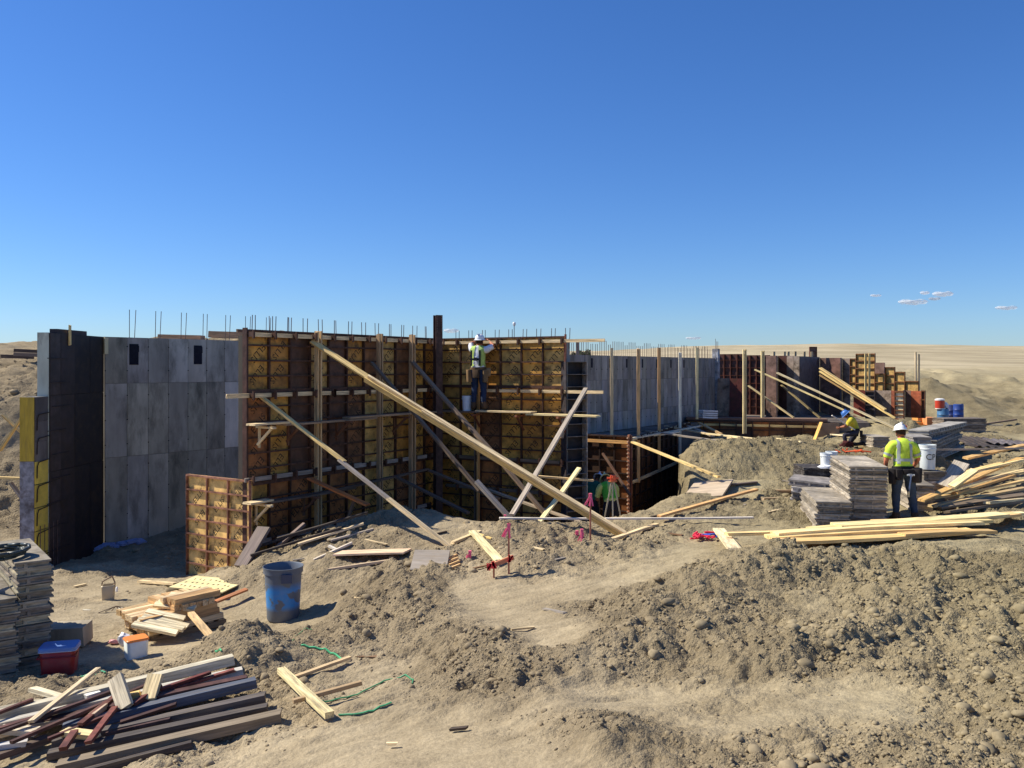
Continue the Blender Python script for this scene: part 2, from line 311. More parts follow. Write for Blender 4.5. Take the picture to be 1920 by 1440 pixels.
    L(s2.outputs[0], bp.inputs['Height'])
    if dug is None: bs = N('ShaderNodeMapRange'); bs.inputs[3].default_value = .34; bs.inputs[4].default_value = .8; L(an.outputs['Fac'], bs.inputs[0]); L(bs.outputs[0], bp.inputs['Strength']); L(bp.outputs[0], b.inputs['Normal'])
    return m
M['dirt'] = ground_material('dry_dirt'); M['dug_dirt'] = ground_material('dug_dirt', .85)
# ---------------------------------------------------------------- ground sheet to the horizon
def axis(parts):
    out = []
    for a, b, st in parts: out.append(np.arange(a, b, st))
    return np.concatenate(out)
gx = np.concatenate([-np.geomspace(1800, 26, 55)[:-1], axis([(-26, -16, .17), (-16, -6, .06), (-6, 7, .029), (7, 16, .058), (16, 32, .17)]), np.geomspace(32, 1800, 55)])
gy = np.concatenate([np.linspace(-40, -1, 10), axis([(0, 5, .12), (5, 12, .028), (12, 20, .036), (20, 30, .075), (30, 48, .16), (48, 75, .5)]), np.geomspace(75, 3000, 110)])
GX, GY = np.meshgrid(gx, gy); GZ = base(GX, GY) + medium(GX, GY) + fine(GX, GY) + CZ
nx, ny = len(gx), len(gy)
me = bpy.data.meshes.new('ground'); me.vertices.add(nx * ny)
me.vertices.foreach_set('co', np.stack([GX, GY, GZ], -1).astype(np.float32).ravel())
ii = (np.arange(ny - 1)[:, None] * nx + np.arange(nx - 1)).ravel(); q = np.stack([ii, ii + 1, ii + nx + 1, ii + nx], -1).ravel()
me.loops.add(len(q)); me.loops.foreach_set('vertex_index', q.astype(np.int32)); me.polygons.add(len(ii))
me.polygons.foreach_set('loop_start', (np.arange(len(ii)) * 4).astype(np.int32)); me.polygons.foreach_set('loop_total', np.full(len(ii), 4, np.int32)); me.update(calc_edges=True)
me.polygons.foreach_set('use_smooth', np.ones(len(ii), bool))
at = me.attributes.new('dug', 'FLOAT', 'POINT'); at.data.foreach_set('value', (np.clip(rough(GX, GY) * 1.1 - .12 + .22 * fbm(GX, GY, .55, 4, 66, .65), 0, 1) * (1 - sstep(45, 60, GY))).astype(np.float32).ravel())
tag(link('ground', me, M['dirt']), kind='structure')
# ---------------------------------------------------------------- clods of earth strewn over the ground
def clods(name, n, smin, smax, sub, seed, ymax=34, power=3.0):
    rs = np.random.RandomState(seed)
    bm = bmesh.new(); bmesh.ops.create_icosphere(bm, subdivisions=sub, radius=1); bm.verts.ensure_lookup_table()
    V = np.array([v.co[:] for v in bm.verts]); Fc = np.array([[v.index for v in f.verts] for f in bm.faces]); bm.free()
    m = n * 6; y = 4.6 * (ymax / 4.6) ** rs.rand(m); x = (rs.rand(m) * 1.5 - .75) * y
    keep = rs.rand(m) < np.clip(rough(x, y) - .2, .02, 1) ** 1.6
    keep &= (base(x, y) > -4.1) | (x < -5)
    # clusters
    keep &= (vn(x / .5, y / .5, 31) + .5 * vn(x / 1.6, y / 1.6, 8)) > rs.rand(m) * 1.1 - .75
    x = x[keep][:n]; y = y[keep][:n]; n = len(x)
    s = smin * (smax / smin) ** (rs.rand(n) ** power) * (y / 9) ** .35
    z = ground_z(x, y) + s * .1
    P = V[None] * (1 + .38 * (rs.rand(n, len(V), 1) - .5)) * (s[:, None, None] * (np.array([1, 1, .72]) * (.7 + .6 * rs.rand(n, 1, 3))))
    a = rs.rand(n) * 6.28; c, sn = np.cos(a)[:, None], np.sin(a)[:, None]; X = P[..., 0] * c - P[..., 1] * sn; Y = P[..., 0] * sn + P[..., 1] * c
    P = np.stack([X + x[:, None], Y + y[:, None], P[..., 2] + z[:, None]], -1).reshape(-1, 3)
    Fa = (Fc[None] + (np.arange(n) * len(V))[:, None, None]).reshape(-1)
    me = bpy.data.meshes.new(name); me.vertices.add(len(P)); me.vertices.foreach_set('co', P.astype(np.float32).ravel())
    k = len(Fa) // 3; me.loops.add(len(Fa)); me.loops.foreach_set('vertex_index', Fa.astype(np.int32)); me.polygons.add(k)
    me.polygons.foreach_set('loop_start', (np.arange(k) * 3).astype(np.int32)); me.polygons.foreach_set('loop_total', np.full(k, 3, np.int32)); me.update(calc_edges=True)
    return link(name, me, M['dug_dirt'])
tag(clods('small_clods', 50000, .006, .026, 1, 5), 'small crumbled lumps of dry earth strewn over the site', 'clods', kind='stuff')
tag(clods('large_clods', 1250, .025, .080, 2, 9, 26, 3.4), 'fist-sized and larger clods of dry earth on the dug ground', 'clods', kind='stuff')
# ---------------------------------------------------------------- boards
def board(p0, p1, wd, th, color, label, cat='board', name='board', group=None, roll=0, parent=None, bend=None, mat='wood', up=(0, 0, 1)):
    """a sawn board from p0 to p1; wd across the face, th along its up side; built along local x, slightly bowed"""
    p0 = Vector(p0); p1 = Vector(p1); d = p1 - p0; L = d.length; x = d.normalized(); u = Vector(up)
    y = u.cross(x)
    if y.length < 1e-3: y = Vector((0, 1, 0)).cross(x)
    y.normalize(); z = x.cross(y)
    rt = Matrix((x, y, z)).transposed() @ Matrix.Rotation(roll, 3, 'X')
    bend = L * random.uniform(-.003, .003) if bend is None else bend
    v = []; n = 6 if L > 1 else 2; e = [random.uniform(-.012, .012) for _ in range(4)]
    for k in range(n + 1):
        t = k / n; b = bend * 4 * t * (1 - t); xx = t * L; c = .12 * th
        for j, (yy, zz) in enumerate(((-.5, -.5), (.5, -.5), (.5, .5), (-.5, .5))):
            ex = e[j] * (1 if k == 0 else 0) + e[3 - j] * (1 if k == n else 0)
            v.append((xx + ex, yy * wd, zz * th + b))
    f = []
    for k in range(n):
        for j in range(4): a = k * 4 + j; b_ = k * 4 + (j + 1) % 4; f.append((a, a + 4, b_ + 4, b_))
    f.append((0, 1, 2, 3)); o = n * 4; f.append((o + 3, o + 2, o + 1, o))
    me = bpy.data.meshes.new(name); me.from_pydata(v, [], f); me.update()
    ob = link(name, me, M[mat], parent, color)
    t = 1 + random.uniform(-.1, .1); ob.color = (color[0] * t, color[1] * t, color[2] * t, 1)
    ob.matrix_basis = Matrix.Translation(p0) @ rt.to_4x4()
    if label: tag(ob, label, cat, group)
    return ob
def gboard(x0, y0, x1, y1, wd, th, color, label, lift=0, **k):
    """a board lying on the earth between the two places seen at these photograph pixels"""
    a = hit(x0, y0); b = hit(x1, y1); ts = np.linspace(0, 1, 14)
    g = base(a.x + (b.x - a.x) * ts, a.y + (b.y - a.y) * ts) + medium(a.x + (b.x - a.x) * ts, a.y + (b.y - a.y) * ts) + CZ
    r = max(0, float((g - (a.z + (b.z - a.z) * ts)).max())) * .8
    o = Vector((0, 0, th / 2 + .012 + lift + r)); return board(a + o, b + o, wd, th, color, label, **k)
# ---------------------------------------------------------------- stamp lettering shared by the form panels
cu = bpy.data.curves.new('stamp', 'FONT'); cu.body = 'ELLIS'; cu.size = .2; cu.resolution_u = 1; cu.align_x = 'CENTER'; cu.align_y = 'CENTER'; cu.space_character = 1.05
_to = bpy.data.objects.new('stamp', cu); COL.objects.link(_to); bpy.context.view_layer.update()
_tm = bpy.data.meshes.new_from_object(_to.evaluated_get(bpy.context.evaluated_depsgraph_get()))
TV = [v.co.copy() for v in _tm.vertices]; TF = [tuple(p.vertices) for p in _tm.polygons]
bpy.data.objects.remove(_to)
def stamp_mesh(wd, ht, seed, scale=1.0):
    """diagonal rows of the stamp on a sheet in the x-z plane, front towards -y"""
    r = random.Random(seed); v = []; f = []; z = .2 + r.random() * .15
    hw = .27 * scale
    while z < ht - .18:
        a = R(47 + r.uniform(-3, 3)); cx = wd / 2 + r.uniform(-.05, .05) * (wd / .56)
        flip = r.random() < .35; i = len(v)
        for c in TV:
            x = c.x * scale * (-1 if flip else 1); y = c.y * scale * (-1 if flip else 1)
            X = cx + x * math.cos(a) - y * math.sin(a); Z = z + x * math.sin(a) + y * math.cos(a)
            v.append((min(max(X, .03), wd - .03), 0, min(max(Z, .02), ht - .02)))
        f += [tuple(i + q for q in p) for p in TF]; z += r.uniform(.36, .5)
    me = bpy.data.meshes.new('stamp_lettering'); me.from_pydata(v, [], f); me.update(); return me
# ---------------------------------------------------------------- steel framed form panels: frame with cross ribs, plywood sheet set back
PC = {}
def panel_meshes(wd, ht, rows, cols=1, dp=.065, th=.012, full=False):
    key = (round(wd, 3), round(ht, 3), rows, cols)
    if key in PC: return PC[key]
    m = MB(); g = .004
    m.box((g, 0, 0), (g + th, dp, ht)); m.box((wd - g - th, 0, 0), (wd - g, dp, ht)); m.box((g + th, 0, 0), (wd - g - th, dp, th * 3)); m.box((g + th, 0, ht - th * 3), (wd - g - th, dp, ht))
    for k in range(1, cols): x = wd * k / cols; m.box((x - th, 0.003, th), (x + th, dp - .01, ht - th))
    for c in range(cols):
        xa = g + th if c == 0 else wd * c / cols + th; xb = wd - g - th if c == cols - 1 else wd * (c + 1) / cols - th
        for k in range(1, rows): z = ht * k / rows; m.box((xa, .006, z - .005), (xb, dp - .01, z + .005)); m.box((xa, .004, z - .02), (xb, .006 + .002, z + .014))
    p = MB().box((g, dp, .001), (wd - g, dp + .015, ht - .001))
    st = [stamp_mesh(wd, ht, s) for s in range(3)] if cols == 1 else [stamp_mesh(wd / cols, ht, s + 5, .85) for s in range(3)]
    PC[key] = (m.mesh('form_panel'), p.mesh('plywood_sheet'), st); return PC[key]
PLYC = [lin(205, 150, 68), lin(188, 132, 60), lin(196, 154, 84), lin(165, 104, 56), lin(138, 94, 60), lin(212, 170, 98), lin(94, 64, 48)]
STC = lin(84, 58, 46)
def form_panel(parent, x, z, wd, ht, rows, pc=None, sc=STC, lettering=True, cols=1, y=0):
    fm, pm, st = panel_meshes(wd, ht, rows, cols)
    if not fm.materials: fm.materials.append(M['steel']); pm.materials.append(M['ply'])
    o = link('form_panel', fm, None, parent, sc, loc=(x, y, z))
    pc = pc or random.choice(PLYC); t = random.uniform(.85, 1.12)
    link('plywood_sheet', pm, None, o, tuple(c * t for c in pc))
    if lettering:
        for c in range(cols):
            s = random.choice(st)
            if not s.materials: s.materials.append(M['ink'])
            link('stamp_lettering', s, None, o, loc=(wd * c / cols, .0635, 0))['kind'] = 'stuff'
    return o
def frame_at(p0, p1):
    d = Vector((p1[0] - p0[0], p1[1] - p0[1], 0)); return math.atan2(d.y, d.x), d.length
def local_board(parent, a, b, wd, th, color, name='board', up=(0, -1, 0)):
    return board(a, b, wd, th, color, None, name=name, parent=parent, up=up)
def clampset(parent, xs, z, y=-.03):
    me = MB().box((-.012, -.14, -.05), (.012, .02, .05)).box((-.02, -.155, -.085), (.02, -.12, .085)).mesh('waler_clamp')
    for x in xs: link('waler_clamp', me, M['steel'] if not me.materials else None, parent, STC, loc=(x, y, z))
def rebar_mesh(h, lean=0): return MB().rod((0, 0, 0), (lean, 0, h), .0085, 5).mesh('rebar')
RB = {}
def rebar(parent, x, y, z, h, lean=0):
    k = (round(h, 1), round(lean, 2))
    if k not in RB: RB[k] = rebar_mesh(*k)
    return link('rebar', RB[k], M['steel'] if not RB[k].materials else None, parent, lin(110, 90, 85), loc=(x, y, z))
ZT = CZ + .76; PIT = CZ - 4.42
# ---------------------------------------------------------------- long form wall facing the pit, left of the corner
C0 = (-5.17, 16.7); C1 = (-1.88, 21.9); rz, LC = frame_at(C0, C1)
fc = empty('form_wall', (C0[0], C0[1], 0), rz, 'tall yellow plywood form wall with rusty steel ribs, left of the steel column', 'formwork')
n = 11; wd = LC / n; rows = [(1.22, 4), (1.83, 6), (2.13, 7)]
colc = [0, 1, 6, 5, 6, 1, 4, 5, 4, 0, 1]
for i in range(n):
    z = ZT
    for j, (h, r_) in enumerate(rows):
        z -= h; pc = PLYC[colc[i]] if j == 0 else (PLYC[(colc[i] * 2 + j * 3 + i) % 6] if colc[i] != 6 else PLYC[[4, 6, 3][j]])
        form_panel(fc, i * wd, z, wd, h, r_, pc, lettering=colc[i] not in (6, 4) or j == 2)
for z, a, b in ((ZT - .1, -.0, LC), (ZT - 1.3, -.55, 2.3), (ZT - 1.31, 2.2, LC), (ZT - 2.95, -.1, 3.2), (ZT - 2.97, 3.0, LC), (ZT - 4.2, .3, LC - .4)):
    local_board(fc, (a, -.045, z), (b, -.045, z), .085, .04, WOODG if z < ZT - 2 else WOODN, 'waler')
    clampset(fc, [k * wd for k in range(0, n + 1) if a - .05 <= k * wd <= b], z)
for x, zt, col in ((1.78, ZT + .02, lin(215, 180, 130)), (3.74, ZT + .03, lin(190, 155, 115)), (4.93, ZT + .05, lin(190, 155, 115))):
    for dx in (-.045, .05): local_board(fc, (x + dx, -.12, zt), (x + dx, -.12, PIT - .05), .04, .1, col, 'strongback', up=(0, -1, 0))
b = MB().box((-.03, -.0, ZT - 5.18), (0.0, .12, ZT + .03)); b.put('end_form', M['steel'], fc, lin(74, 50, 44))
local_board(fc, (0, .32, ZT - .02), (LC, .32, ZT - .02), .06, .04, WOODD, 'back_rail')
x = .25
for k in range(13):
    for dx in ((0, .09) if k not in (1, 2) else (0, .07, .14)): rebar(fc, x + dx, .2 + random.uniform(-.03, .03), ZT - .3, .55 + .08 * random.random(), random.choice((0, .02, -.02)))
    x += LC / 13.2
# concrete core and the form behind
MB().box((.02, .085, PIT - .1), (LC, .3, ZT - .12)).put('wall_core', M['concrete'], fc, lin(70, 64, 60))
# ---------------------------------------------------------------- second form wall, right of the corner
E0 = (-1.83, 21.92); E1 = (1.24, 20.2); rz, LE = frame_at(E0, E1)
fe = empty('form_wall', (E0[0], E0[1], 0), rz, 'yellow plywood form wall catching the sun, between the steel column and the black end form', 'formwork')
n = 6; we = LE / n
cole = [[5, 2, 1], [5, 0, 1], [1, 4, 3], [2, 0, 0], [0, 1, 2], [2, 0, 1]]
for i in range(n):
    z = ZT
    for j, (h, r_) in enumerate(rows): z -= h; form_panel(fe, i * we, z, we, h, r_, PLYC[cole[i][j]])
for z, a, b in ((ZT - .12, .05, LE + 1.05), (ZT - 1.32, 1.15, LE + 1.02), (ZT - 3.0, .1, LE - .1), (ZT - 3.75, .2, LE)):
    local_board(fe, (a, -.045, z), (b, -.045, z), .075, .04, WOODN if z > ZT - 2 else WOODD, 'waler'); clampset(fe, [k * we for k in range(1, n + 1) if k * we > a], z)
local_board(fe, (1.12, -.12, ZT - 1.5), (1.12, -.12, PIT - .05), .04, .1, WOODD, 'strongback'); local_board(fe, (1.2, -.12, ZT - .15), (1.2, -.12, PIT - .05), .04, .1, WOODO, 'strongback')
MB().box((LE, 0, ZT - 5.18), (LE + .02, .08, ZT + .04)).put('edge_angle', M['steel'], fe, lin(150, 90, 65))
for k in range(9):
    for dx in (0, .1): rebar(fe, .3 + k * LE / 9 + dx, .25, ZT - .3, .45, random.choice((0, .02)))
rebar(fe, 2.02, .25, ZT - .3, .62); MB().lathe([(.0, .05), (.03, .045), (.04, .02), (.035, -.02), (.02, -.05)], 12, (2.02, .25, ZT + .33), cap=False).put('white_speck', M['paint'], fe, (.85, .85, .85), smooth=True)  # small unidentified white speck over the forms, shaped as a cap on a bar
MB().box((0, .085, PIT - .1), (LE, .3, ZT - .12)).put('wall_core', M['concrete'], fe, lin(120, 118, 115))
# steel column in the corner
p = W(821, 690, 21.35); sc_ = empty('steel_column', (p.x, p.y, 0), R(28), 'dark steel column rising out of the corner between the two form walls', 'column')
m = MB().box((-.09, -.09, PIT), (.09, -.07, CZ + 1.32)).box((-.09, .07, PIT), (.09, .09, CZ + 1.32)).box((-.008, -.07, PIT), (.008, .07, CZ + 1.32)); m.put('web_and_flanges', M['steel'], sc_, lin(78, 56, 50))
m = MB()
for k in range(10): 
    for sx in (-.06, .06): m.rod((sx, -.105, CZ + .9 + k * .042), (sx, -.088, CZ + .9 + k * .042), .011, 6)
tag(m.put('bolt_row', M['steel'], sc_, lin(140, 120, 110)), kind='stuff')
# ---------------------------------------------------------------- black end form with ribs, right end of the second wall
B0 = W(1062, 690, 20.1); B1 = W(1101, 690, 20.35); rz, LB = frame_at((B0.x, B0.y), (B1.x, B1.y))
bf = empty('end_form', (B0.x, B0.y, 0), rz, 'narrow dark steel end form with shelf-like ribs beside the sunlit form wall', 'formwork')
zb = CZ + .15; DK = lin(62, 58, 62)
MB().box((0, .22, PIT), (LB, .24, zb)).put('back_sheet', M['steel'], bf, lin(40, 40, 46)); MB().box((-.01, 0, PIT), (.01, .24, zb)).put('side_rail', M['steel'], bf, DK); MB().box((LB - .01, 0, PIT), (LB + .012, .24, zb)).put('side_rail', M['steel'], bf, lin(170, 160, 150))
rib = MB().box((.01, 0, 0), (LB - .01, .22, .012)).mesh('rib')
for k in range(16):
    if zb - .3 * k > PIT: link('rib', rib, M['steel'] if k == 0 else None, bf, lin(120, 112, 108), loc=(0, 0, zb - .012 - .295 * k))
# ---------------------------------------------------------------- concrete walls cast against panels
def conc_wall(label, p0, p1, z0, z1, th, cols, splits, c0, var=.18, seed=1, name='concrete_wall', back=1):
    rz, L = frame_at(p0, p1); e = empty(name, (p0[0], p0[1], 0), rz, label, 'wall'); r = random.Random(seed)
    y0, y1 = (.012, th) if back else (-th, -.012)
    MB().box((0, y0, z0), (L, y1, z1)).put('wall_core', M['concrete'], e, tuple(c * .55 for c in c0))
    holes = MB(); wdt = L / cols; zs = [z1] + [s for s in splits if s > z0] + [z0]
    for i in range(cols):
        for j in range(len(zs) - 1):
            pr = r.uniform(0, .006); t = 1 + r.uniform(-var, var); g = .006
            tint = (t, t * (1 + r.uniform(-.02, .01)), t * (1 + r.uniform(-.12, .03)))
            for zz in np.arange(zs[j + 1] + .3, zs[j] - .1, .6): holes.box((i * wdt - .012, -.009, zz), (i * wdt + .014, .0, zz + .026))
            MB().box((i * wdt + g, -pr, zs[j + 1] + g), ((i + 1) * wdt - g, .03, zs[j] - (g if j else 0))).put('cast_panel', M['concrete'], e, tuple(a * b_ for a, b_ in zip(c0, tint)))
    tag(holes.put('tie_holes', M['black'], e, lin(40, 36, 34)), kind='stuff')  # raised dark boxes; the shade in the holes is only colour
    return e, L
CG = lin(182, 172, 158)
wb, LBW = conc_wall('tall bare grey concrete wall with two dark slots, left of the form wall', (-9.88, 20.72), (-6.2, 25.6), PIT - .1, ZT, .3, 11, (ZT - 1.14, ZT - 2.95), CG, .26, 4)
for px, hh in ((251, .52), (371, .5)):
    r_ = (px - 960) / F; dx, dy = (math.cos(math.atan2(4.88, 3.68)), math.sin(math.atan2(4.88, 3.68)))
    t = (r_ * 20.72 + 9.88) / (dx - r_ * dy)
    for s_ in (0,):
        MB().box((t - .12, -.009, ZT - .16 - hh), (t + .12, .02, ZT - .16)).put('slot_shade', M['black'], wb, lin(28, 28, 40))  # dark blocks on the wall face stand in for shaded open slots
        MB().box((t - .09, -.016, ZT - .36), (t + .13, .02, ZT - .2)).put('slot_shade', M['black'], wb, lin(34, 34, 44))
x = .0
for px in (251, 299, 347, 388, 430, 468, 506):
    r_ = (px - 960) / F; t = (r_ * 20.72 + 9.88) / (dx - r_ * dy)
    for d_ in (-.05, .07): rebar(wb, t + d_, .12, ZT - .3, .98, random.choice((.05, .02, 0)))
MB().box((-.02, -.02, ZT - .42), (.07, .03, ZT - .02)).put('patch', M['concrete'], wb, lin(205, 190, 150))
# dark return wall at the far left
wa = empty('concrete_wall', (-9.93, 18.33, 0), R(90), 'dark shaded concrete return wall at the far left end, with form skins darkened as shade', 'wall')
LA = 2.42
MB().box((0, .02, PIT - .1), (LA, .26, ZT)).put('wall_core', M['concrete'], wa, lin(60, 54, 52)); MB().box((-.012, .015, PIT), (-.002, .262, ZT + .004)).put('lit_end_cap', M['concrete'], wa, lin(190, 195, 180))  # light cap over the dark core puts the lit end face into colour
cs = [lin(72, 60, 56), lin(58, 46, 44), lin(34, 26, 28), lin(30, 22, 24)]  # wall's shade put into the skin colours, darkest at the inner corner
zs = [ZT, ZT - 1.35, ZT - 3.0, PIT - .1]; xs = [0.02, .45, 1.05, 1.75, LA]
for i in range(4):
    for j in range(3): MB().box((xs[i] + .004, -.0 - .004 * ((i + j) % 2), zs[j + 1] + .005), (xs[i + 1] - .004, .02, zs[j] - .005)).put('shade_toned_skin', M['ply'], wa, cs[i])
MB().box((.4, .05, ZT), (1.7, .22, ZT + .1)).put('top_block', M['concrete'], wa, lin(80, 70, 70)); local_board(wa, (.78, -.03, ZT + .2), (.78, -.03, ZT - .25), .05, .04, WOODY, 'batten')
me = MB().rod((0, -.02, 0), (.75, -.02, 0), .01, 5).mesh('tie_rod')
for k in range(9): link('tie_rod', me, M['steel'] if k == 0 else None, wa, lin(60, 50, 48), loc=(-.12 + .1 * (k % 3), 0, ZT - .55 - .52 * k))
# low stepped end with yellow skins
zl = CZ - .61
lo = empty('stepped_wall_end', (-9.97, 17.8, 0), R(90), 'low stepped wall end with yellow plywood skins and rebar hoops, far left', 'wall')
MB().box((0.02, .03, PIT), (.93, .3, zl)).put('wall_core', M['concrete'], lo, lin(110, 106, 104))
MB().box((0, .004, CZ - 1.95), (.018, .3, zl)).put('end_skin', M['plain_ply'], lo, lin(190, 160, 60)); MB().box((0, .004, PIT), (.018, .3, CZ - 1.955)).put('end_skin', M['steel'], lo, lin(140, 138, 145))
for k in range(3): MB().box((.03, -.01, zl - .42 * (k + 1) - .1 + .004), (.9, .028, zl - .42 * k - .1 * (k > 0))).put('concrete_face', M['concrete'], lo, tuple(c * (.9 + .1 * k) for c in lin(112, 104, 98)))
z = CZ - 1.96
for k in range(5):
    MB().box((.03, -.012, z - .475), (.9, .028, z - .006)).put('yellow_skin', M['plain_ply'], lo, lin(228, 198, 84)); z -= .49
hoop = MB().path([(.06, -.03, -.36), (.07, -.035, -.1), (.12, -.035, -.03), (.95, -.035, .03)], .011, 5).mesh('rebar')
for k in range(7): link('rebar', hoop, M['steel'] if k == 0 else None, lo, lin(52, 40, 34), loc=(0, 0, CZ - .95 - .5 * k))
for k in range(5): rebar(lo, .15 + .17 * k, -.05, PIT, 1.1)
# small freestanding framed panel in front of the grey wall
D0 = W(348, 690, 17.6); D1 = W(467, 690, 16.55); rz, LD_ = frame_at((D0.x, D0.y), (D1.x, D1.y))
dp = empty('standing_form', (D0.x, D0.y, gz(D0.x, D0.y) - .03), rz, 'sunlit upright form panel of three columns standing in front of the grey wall', 'form panel')
hD = W(348, 889, 17.6).z - dp.location.z
fm, pm, st = panel_meshes(LD_, hD, 7, 3); 
MB2 = link('frame', fm, M['steel'], dp, lin(150, 105, 85)); link('plywood_sheet', pm, M['ply'], dp, lin(238, 196, 120))
for c in range(3): link('stamp_lettering', st[c], M['ink'] if not st[c].materials else None, dp, loc=(LD_ * c / 3, .0635, 0))['kind'] = 'stuff'
# ---------------------------------------------------------------- far grey wall with the timber posts
wg, LG = conc_wall('long grey-blue concrete wall with small slots along its top, behind the row of timber posts', (2.05, 23.95), (7.62, 32.0), CZ - 1.86, CZ + .365, .3, 30, (CZ - .35, CZ - 1.3), lin(150, 142, 138), .13, 6)
cm = MB().box((-.045, -.012, -.27), (.045, .02, 0)).mesh('slot_shade')  # shade of the open slots drawn as dark blocks on the face
for k in range(8): link('slot_shade', cm, M['black'] if k == 0 else None, wg, lin(28, 28, 40), loc=(.38 + k * 1.08, 0, CZ + .28))
MB().box((-1.3, .012, CZ - 1.8), (-.0, .3, CZ + .365)).put('cast_panel', M['concrete'], wg, lin(144, 137, 134))
for k in range(40):
    x = -1.0 + k * (LG + 1.0) / 40
    for d_, yy in ((0, .1), (.1, .22)): rebar(wg, x + d_, yy, CZ + .1, .66 + .04 * math.sin(k * 1.7), .0)
MB().box((LG - .05, -.12, CZ - 1.86), (LG + .16, .1, CZ + .72)).put('corner_form', M['steel'], wg, lin(165, 165, 168))
for k in range(3): rebar(wg, LG + .03 + k * .12, .0, CZ + .3, .78 - .05 * k)
# ledge under that wall
def ledge(label, p0, p1, z0, z1, th, c):
    rz, L = frame_at(p0, p1); e = empty('ledge_wall', (p0[0], p0[1], 0), rz, label, 'wall'); MB().box((0, 0, z0), (L, th, z1)).put('ledge', M['concrete'], e, c); return e, L
lg, _ = ledge('low concrete footing wall carrying the long grey wall', (2.0, 22.75), (7.2, 30.4), PIT, CZ - 1.87, 1.7, lin(120, 112, 104))
# lower forms: dark receding one, with walers
J0 = (3.06, 22.3); J1 = (6.02, 29.0); rz, LJ = frame_at(J0, J1)
fj = empty('form_wall', (J0[0], J0[1], 0), rz, 'lower form wall running back in shade under the row of posts', 'formwork')
for i in range(12): form_panel(fj, i * LJ / 12, CZ - 1.83 - 2.55, LJ / 12, 2.55, 8, tuple(c * .55 for c in random.choice(PLYC[3:])), lettering=False, sc=lin(60, 44, 38))  # plywood and steel colours darkened to carry the shade down here
for z in (CZ - 1.88, CZ - 3.0): local_board(fj, (0, -.045, z), (LJ, -.045, z), .08, .04, WOODN, 'waler')
clampset(fj, [k * LJ / 12 for k in range(1, 12)], CZ - 1.88)
MB().box((0, .09, PIT), (LJ, .25, CZ - 1.84)).put('wall_core', M['concrete'], fj, lin(100, 92, 86))
I0 = (1.95, 22.75); I1 = (3.02, 22.05); rz, LI = frame_at(I0, I1)
fi = empty('form_wall', (I0[0], I0[1], 0), rz, 'short lower form wall facing the pit behind the survey tripod', 'formwork')
for i in range(3): form_panel(fi, i * LI / 3, CZ - 1.76 - 2.6, LI / 3, 2.6, 8, tuple(c * .6 for c in PLYC[[6, 4, 3][i]]), lettering=i == 1, sc=lin(60, 44, 38))  # panel colours scaled down to imitate shade on this short wall
local_board(fi, (-.2, -.045, CZ - 1.92), (LI, -.045, CZ - 1.92), .08, .04, WOODO, 'waler')
MB().box((LI, -.08, PIT), (LI + .05, .0, CZ - 1.72)).put('corner_post', M['steel'], fi, lin(190, 130, 100)); MB().box((LI + .06, -.05, PIT), (LI + .09, .03, CZ - 1.74)).put('corner_post', M['steel'], fi, lin(120, 75, 60))
m = MB()
for k in range(26): m.box((LI - .015, -.1, PIT + .1 + k * .1), (LI + .02, -.08, PIT + .13 + k * .1))
tag(m.put('pin_row', M['steel'], fi, lin(215, 180, 150)), kind='stuff')
# low form wall facing the camera, beyond the big mound
K0 = (6.05, 29.4); K1 = W(1570, 690, 28.2); rz, LK = frame_at(K0, (K1.x, K1.y))
fk = empty('form_wall', (K0[0], K0[1], 0), rz, 'low rusty form wall facing the camera beyond the big dirt mound', 'formwork')
nk = 9
for i in range(nk): form_panel(fk, i * LK / nk, CZ - 1.80 - .9, LK / nk * (1 if i < nk - 1 else 1), .9, 3, PLYC[[1, 3, 4, 6, 3, 4, 6, 4, 2][i]], lettering=False)
MB().box((-.05, .0, CZ - 1.78), (LK - .3, .5, CZ - 1.70)).put('top_plank', M['plain_ply'], fk, lin(120, 92, 78))
local_board(fk, (.0, -.05, CZ - 1.93), (LK - .1, -.05, CZ - 1.96), .07, .04, WOODY, 'waler'); clampset(fk, [k * LK / nk for k in range(nk)], CZ - 1.95)
MB().box((LK - .62, -.09, CZ - 2.75), (LK + .05, -.06, CZ - 1.82)).put('end_sheet', M['plain_ply'], fk, lin(140, 116, 96))
MB().box((0, .09, CZ - 2.9), (LK + 1, 4.6, CZ - 1.80)).put('footing', M['concrete'], fk, lin(110, 100, 92))
# timber posts
def post(px, yt, yb, d, label, c=WOODN, w_=.04, t_=.09, pair=False):
    a = W(px, yt, d); b_ = W(px, yb, d); 
    if pair:
        e = empty('timber_post', (b_.x, b_.y, b_.z), 0, label, 'post', 'timber posts before the grey wall')
        for dx in (-.035, .035): board((dx, 0, 0), (dx, 0, a.z - b_.z), w_, t_, c, None, name='board', parent=e, up=(0, -1, 0))
    else: tag(board(b_, a, .085, w_, c, None, name='timber_post', up=(0, -1, 0)), label, 'post', 'timber posts before the grey wall')
post(1147, 653, 816, 23.0, 'leftmost timber post before the grey wall, just right of the black end form')
post(1197, 654, 905, 22.9, 'second timber post from the left before the grey wall, darkened by shade at its foot', lin(225, 180, 125))
post(1236, 652, 880, 24.9, 'third timber post from the left before the grey wall, orange-brown', lin(215, 165, 110))
post(1275, 661, 870, 26.8, 'pale whitish timber post, fourth from the left before the grey wall', lin(245, 232, 205))
post(1307, 652, 786, 28.3, 'fifth timber post from the left, near the right end of the grey wall', lin(240, 215, 160))
post(1396, 655, 813, 27.6, 'tall doubled timber post in front of the two leaning plywood sheets', lin(230, 205, 150), pair=True)
post(1430, 658, 783, 29.5, 'doubled timber post left of the dark diagonal shadow on the far forms', lin(240, 215, 155), pair=True)
